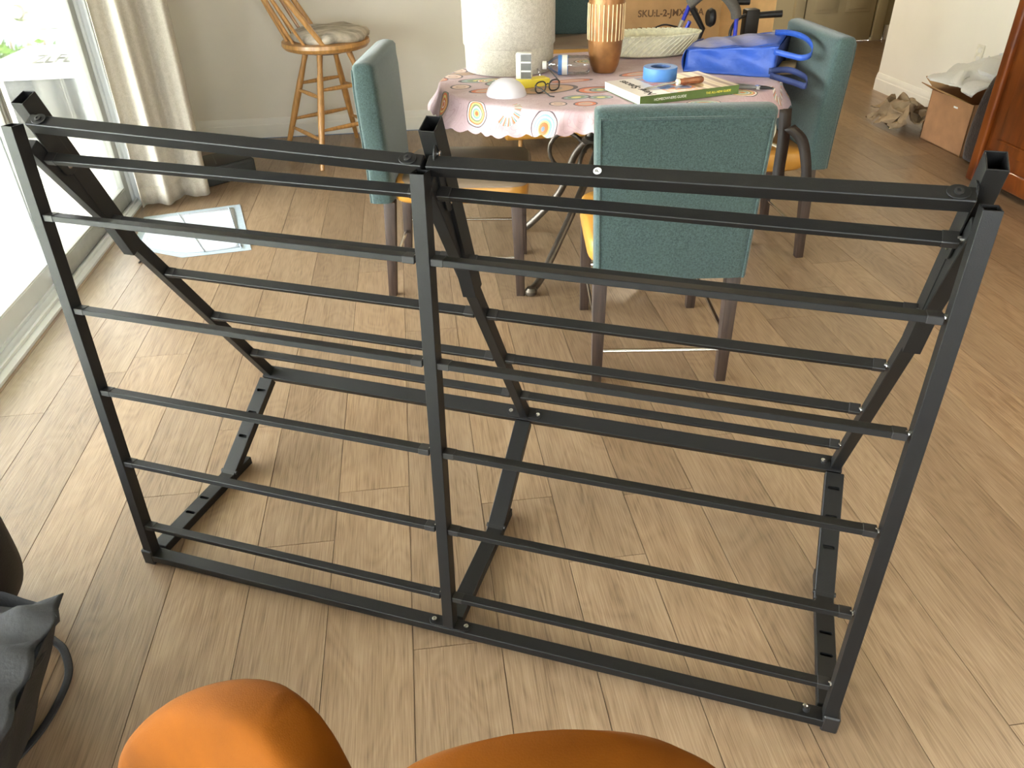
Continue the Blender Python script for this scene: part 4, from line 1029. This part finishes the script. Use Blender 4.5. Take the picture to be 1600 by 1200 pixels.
cr = obj('debris_scrap', MB().tube([(-1.355, 3.575, .003), (-1.348, 3.60, .005), (-1.338, 3.62, .003)], [.004, .006, .003], 6), 'ink_dark', None)
tag(recenter(cr), 'tiny dark scrap on the floor beside the white pad', 'scrap')

# ------------------------------------------------------------------ right side: cabinet, box, paper, throw
cab = thing('wooden_cabinet', 'carved orange-brown wooden hutch cabinet against the right wall', 'cabinet', (3.42, 3.2, 0))
hx = .29
obj('base', MB().box((-hx-.015, -.85, .03), (hx, .80, .13)), 'cabinet_wood', cab, bev=.012, seg=3)
obj('body', MB().box((-hx, -.83, .12), (hx, .78, .98)), 'cabinet_wood', cab, bev=.006)
obj('corner_post', MB().beam((-hx-.006, .765, .0), (-hx-.006, .765, 1.9), (.022, 0, 0), (0, .03, 0)), 'cabinet_wood', cab, bev=.01, seg=3)
obj('worktop', MB().box((-hx-.03, -.87, .98), (hx, .81, 1.02)), 'cabinet_wood', cab, bev=.008, seg=3)
obj('upper_body', MB().box((-.10, -.8, 1.02), (hx, .74, 2.05)), 'cabinet_wood', cab, bev=.006)
mb = MB(); pts = []
for k in range(60):
    z = .92+k*.018; pts.append((.03*abs(math.sin(k*.55))+.012, z))
mb.prism([(0, .92)]+pts+[(0, .92+59*.018)], (-.16, .775, 0), (0, 1, 0), (0, 0, 1), (.03, 0, 0)); obj('carved_edge', mb, 'cabinet_wood', cab, bev=.002)
for (y0, y1) in ((.16, .70), (-.42, .12)):
    dr_ = obj('door', MB().box((-hx-.014, y0, .20), (-hx, y1, .80)), 'cabinet_wood', cab, bev=.004)
    obj('raised_panel', MB().box((-hx-.022, y0+.07, .27), (-hx-.012, y1-.07, .73)), 'cabinet_wood', dr_, bev=.010, seg=2)
    for (a, b, c, d) in ((y0+.05, y1-.05, .25, .262), (y0+.05, y1-.05, .738, .75)): obj('molding', MB().box((-hx-.020, a, c), (-hx-.012, b, d)), 'cabinet_wood', dr_, bev=.003)
    hd = obj('handle_plate', MB().prism([(.018*math.cos(a)*(1.3 if abs(math.sin(a)) < .5 else 1), .055*math.sin(a)) for a in [2*math.pi*k/20 for k in range(20)]], (-hx-.0225, y0+.045, .50), (0, 1, 0), (0, 0, 1), (-.003, 0, 0)), 'bronze_metal', dr_)
    obj('bail_pull', MB().tube(spline([(-hx-.026, y0+.045, .53), (-hx-.045, y0+.045, .51), (-hx-.045, y0+.045, .47), (-hx-.026, y0+.045, .45)]), .004, 8), 'bronze_metal', dr_)
for (y0, y1) in ((.16, .70), (-.42, .12)):
    dw = obj('drawer', MB().box((-hx-.014, y0, .83), (-hx, y1, .96)), 'cabinet_wood', cab, bev=.004)
    obj('pull', MB().tube(spline([(-hx-.014, (y0+y1)/2-.05, .90), (-hx-.035, (y0+y1)/2-.03, .88), (-hx-.035, (y0+y1)/2+.03, .88), (-hx-.014, (y0+y1)/2+.05, .90)]), .004, 8), 'bronze_metal', dw)
for (x, y) in ((-hx+.02, .74), (-hx+.02, -.8), (hx-.05, .72), (hx-.05, -.8)):
    obj('foot', MB().lathe([(.03, 0), (.035, .012), (.028, .03), (.034, .05)], 16, (x, y, 0)), 'cabinet_wood', cab)

cx = thing('open_cardboard_box', 'open brown cardboard box on the floor beside the wooden cabinet', 'box', (3.49, 4.57, 0))
bw = MB(); t_ = .006; X0, X1, Y0, Y1, H = -.19, .19, -.22, .21, .31
obj('panel', MB().box((X0, Y0, 0), (X0+t_, Y1, H)), 'cardboard_dull', cx, bev=.001)
obj('panel', MB().box((X1-t_, Y0, 0), (X1, Y1, H)), 'cardboard_dull', cx, bev=.001)
obj('panel', MB().box((X0, Y0, 0), (X1, Y0+t_, H)), 'cardboard_dull', cx, bev=.001)
obj('panel', MB().box((X0, Y1-t_, 0), (X1, Y1, H)), 'cardboard_dull', cx, bev=.001)
obj('bottom', MB().box((X0, Y0, 0), (X1, Y1, t_)), 'cardboard_dull', cx)
obj('flap', MB().add([(X0, Y0+.01, H), (X0, Y1-.01, H), (X0-.10, Y1-.02, H+.05), (X0-.08, Y0+.16, H+.03)], [(0, 1, 2, 3)]), 'cardboard', cx, solid=.005)
obj('flap', MB().add([(X0+.01, Y1, H), (X1, Y1, H), (X1, Y1+.12, H+.03), (X0+.02, Y1+.13, H+.05)], [(0, 1, 2, 3)]), 'cardboard', cx, solid=.005)
obj('label_spot', MB().box((X0-.0006, -.08, H-.055), (X0, -.04, H-.045)), 'ink_white', cx)
# crumpled film over it
def crumple(name, fn, nu, nv, mat, seed, amp, freq, parent=None, solid=.0015):
    r2 = random.Random(seed); ph = [(r2.uniform(-1, 1)*freq, r2.uniform(-1, 1)*freq, r2.uniform(0, 6.28), V3((r2.uniform(-1, 1), r2.uniform(-1, 1), r2.uniform(-.2, 1)))) for _ in range(9)]
    def g(u, v):
        p = V3(fn(u, v))
        for (a, b, c, d) in ph:
            t = (a*u+b*v+c)/math.pi; tri = abs((t % 2)-1)*2-1
            p += d*(tri*amp/3)
        return tuple(p)
    return obj(name, MB().grid(g, nu, nv), mat, parent, solid=solid, smooth=.45)
fm = crumple('plastic_wrap', lambda u, v: (3.27+.42*u-.03*math.sin(3*v), 4.36+.50*v, .35+.16*u*(1-.3*v)+.05*math.sin(math.pi*v)), 34, 34, 'bubble_film', 5, .06, 17)
tag(recenter(fm), 'crumpled clear plastic wrap spilling over the open cardboard box', 'plastic wrap')
def lump(u, v):
    a = 2*math.pi*u; ca, sa = math.cos(a), math.sin(a); sc = math.cos(max(0, v-.12)/.88*math.pi/2)**.45 if v < 1 else .02
    return (3.41+.13*sc*math.copysign(abs(ca)**.6, ca), 4.245+.105*sc*math.copysign(abs(sa)**.6, sa)+.05*v, .002+.50*v)
th = crumple('brown_throw', lump, 41, 22, 'brown_fur', 9, .012, 9, solid=.004)
co = np.array([v.co[:] for v in th.data.vertices]); th.data.transform(Matrix.Translation((0, 0, -co[:, 2].min()+.003)))
tag(recenter(th), 'dark brown furry throw draped between cardboard box and cabinet', 'blanket')
kp = crumple('kraft_paper', lambda u, v: (3.16+.30*u, 4.86+.34*v-.04*u+.02, .035+.11*math.sin(math.pi*min(1, u*1.05))*math.sin(math.pi*(.15+.7*v))), 30, 26, 'kraft_paper', 21, .085, 22)
co = np.array([v.co[:] for v in kp.data.vertices]); kp.data.transform(Matrix.Translation((0, 0, -co[:, 2].min()+.003)))
tag(recenter(kp), 'crumpled brown packing paper on the floor beside the open cardboard box', 'paper')
ot = thing('wall_outlet', 'cream wall outlet partly behind the plastic wrap on the right wall', 'outlet', (XR-.003, 5.0, .46))
obj('plate', MB().box((-.004, -.036, -.058), (.003, .036, .058)), 'outlet_cream', ot, bev=.002)
for z in (-.025, .025): obj('socket', MB().box((-.006, -.017, z-.014), (-.003, .017, z+.014)), 'trim_white', ot, bev=.001)

# ------------------------------------------------------------------ foreground left: dark bags
dbg = thing('dark_duffel_bag', 'dark grey nylon duffel bag on the floor at lower left corner', 'bag', (-1.14, .99, 0))
def duffel(u, v):
    a = 2*math.pi*u; z = .30*v
    rx = .22+.15*v*(1.3-.3*v); ry = .20+.03*v
    ca, sa = math.cos(a), math.sin(a)
    x = rx*math.copysign(abs(ca)**.5, ca); y = ry*math.copysign(abs(sa)**.6, sa)
    wr = .014*math.sin(7*a+6*v)+.010*math.sin(13*a-9*v)*v
    return (x*(1+wr), y*(1+wr), z+.02*math.sin(4*a+1)*v+.002)
mb = MB().grid(duffel, 72, 22, closed_u=True); k0 = len(mb.v)
mb.f.append(tuple(range(72))[::-1])
obj('body', mb, 'bag_black', dbg, smooth=1.0)
crumple('gathered_top', lambda u, v: (-.30+.66*u, -.17+.36*v, .298+.03*math.sin(math.pi*v)*(1-.5*u)), 56, 34, 'bag_black', 3, .017, 26, dbg, .004)
obj('zip_edge', MB().tube(spline([(.345, .10, .275), (.34, .0, .300), (.15, -.14, .31), (-.1, -.19, .305)]), .006, 8), 'bag_shell', dbg)
cd = obj('shoulder_strap', MB().tube(spline([(-.96, 1.33, .012), (-.918, 1.29, .012), (-.885, 1.22, .010), (-.885, 1.137, .010), (-.90, 1.07, .010), (-.93, 1.01, .010), (-.99, .9, .010)]), .009, 10, flat=.6), 'bag_shell', None)
tag(recenter(cd), 'thin black cord strap curving on the floor beside the duffel bag', 'strap')
bp2 = thing('black_backpack', 'black rounded backpack at left edge standing behind the duffel bag', 'bag', (-1.275, 1.43, 0))
def pack(u, v):
    a = 2*math.pi*u; ca, sa = math.cos(a), math.sin(a); s = (1-abs(2*v-1)**3.5)**(1/3.5) if 0 < v < 1 else .0
    s = max(s, .25 if v == 0 else .12)
    return (.24*s*math.copysign(abs(ca)**.6, ca), .12*s*math.copysign(abs(sa)**.7, sa), .41*v+.002)
mb = MB().grid(pack, 48, 24, closed_u=True); mb.f.append(tuple(range(48))[::-1]); mb.f.append(tuple(23*48+k for k in range(48)))
obj('body', mb, 'bag_shell', bp2, smooth=1.2)
obj('pocket', MB().box((-.15, -.15, .05), (.15, -.10, .24)), 'bag_shell', bp2, bev=.03, seg=3)
obj('haul_loop', MB().tube(spline([(-.04, .0, .405), (-.02, 0, .45), (.02, 0, .45), (.04, 0, .405)]), .008, 8), 'bag_black', bp2)

# ------------------------------------------------------------------ foreground: orange velvet chairs
def velvet_chair(label, loc, rz, hw, top, pw_, wrap):
    t = thing('velvet_chair', label, 'chair', loc, rz, 'orange velvet chairs in the foreground')
    nz, n = 26, 40; vs = []; fs = []
    zb = .42
    for j in range(nz+1):
        v = j/nz; h = v*.995
        wd = hw*(1-h**pw_)**(1/pw_); z = zb+(top-zb)*h; th = .042*(1-h**6)**(1/6)+.004
        for k in range(n):
            a = 2*math.pi*k/n; ca, sa = math.cos(a), math.sin(a)
            x = wd*math.copysign(abs(ca)**.6, ca); y = th*math.copysign(abs(sa)**.8, sa)
            y += wrap*(x/hw)**2                      # wraps forward round the sitter
            vs.append((x, y-.21-.04*h, z))
    for j in range(nz):
        for k in range(n): fs.append((j*n+k, j*n+(k+1) % n, (j+1)*n+(k+1) % n, (j+1)*n+k))
    fs.append(tuple(range(n))[::-1]); fs.append(tuple(nz*n+k for k in range(n)))
    obj('backrest', MB().add(vs, fs), 'orange_velvet', t, smooth=1.2)
    mb = MB(); vs = []; fs = []; n = 36
    rows = [(.37, .93), (.385, 1.0), (.43, 1.0), (.46, .96), (.47, .8), (.474, .4)]
    for (z, s) in rows:
        for k in range(n):
            a = 2*math.pi*k/n; ca, sa = math.cos(a), math.sin(a)
            vs.append(((.19*s*math.copysign(abs(ca)**.5, ca)), .18*s*math.copysign(abs(sa)**.5, sa), z))
    for j in range(len(rows)-1):
        for k in range(n): fs.append((j*n+k, j*n+(k+1) % n, (j+1)*n+(k+1) % n, (j+1)*n+k))
    fs.append(tuple(range(n))[::-1]); fs.append(tuple((len(rows)-1)*n+k for k in range(n)))
    obj('seat', mb.add(vs, fs), 'orange_velvet', t, smooth=1.2)
    for (x, y) in ((-.14, -.13), (.14, -.13), (-.14, .13), (.14, .13)):
        obj('leg', MB().tube([(x*1.15, y*1.15, 0), (x, y, .38)], [.010, .015], 12), 'black_steel', t)
    return t
velvet_chair('orange velvet chair at lower left with a peaked rounded back', (-.400, .418, 0), math.radians(138), .265, .655, 1.75, .07)
velvet_chair('orange velvet chair at bottom centre showing only its wide rounded top edge', (.055, .155, 0), math.radians(178), .26, .815, 3.4, .05)
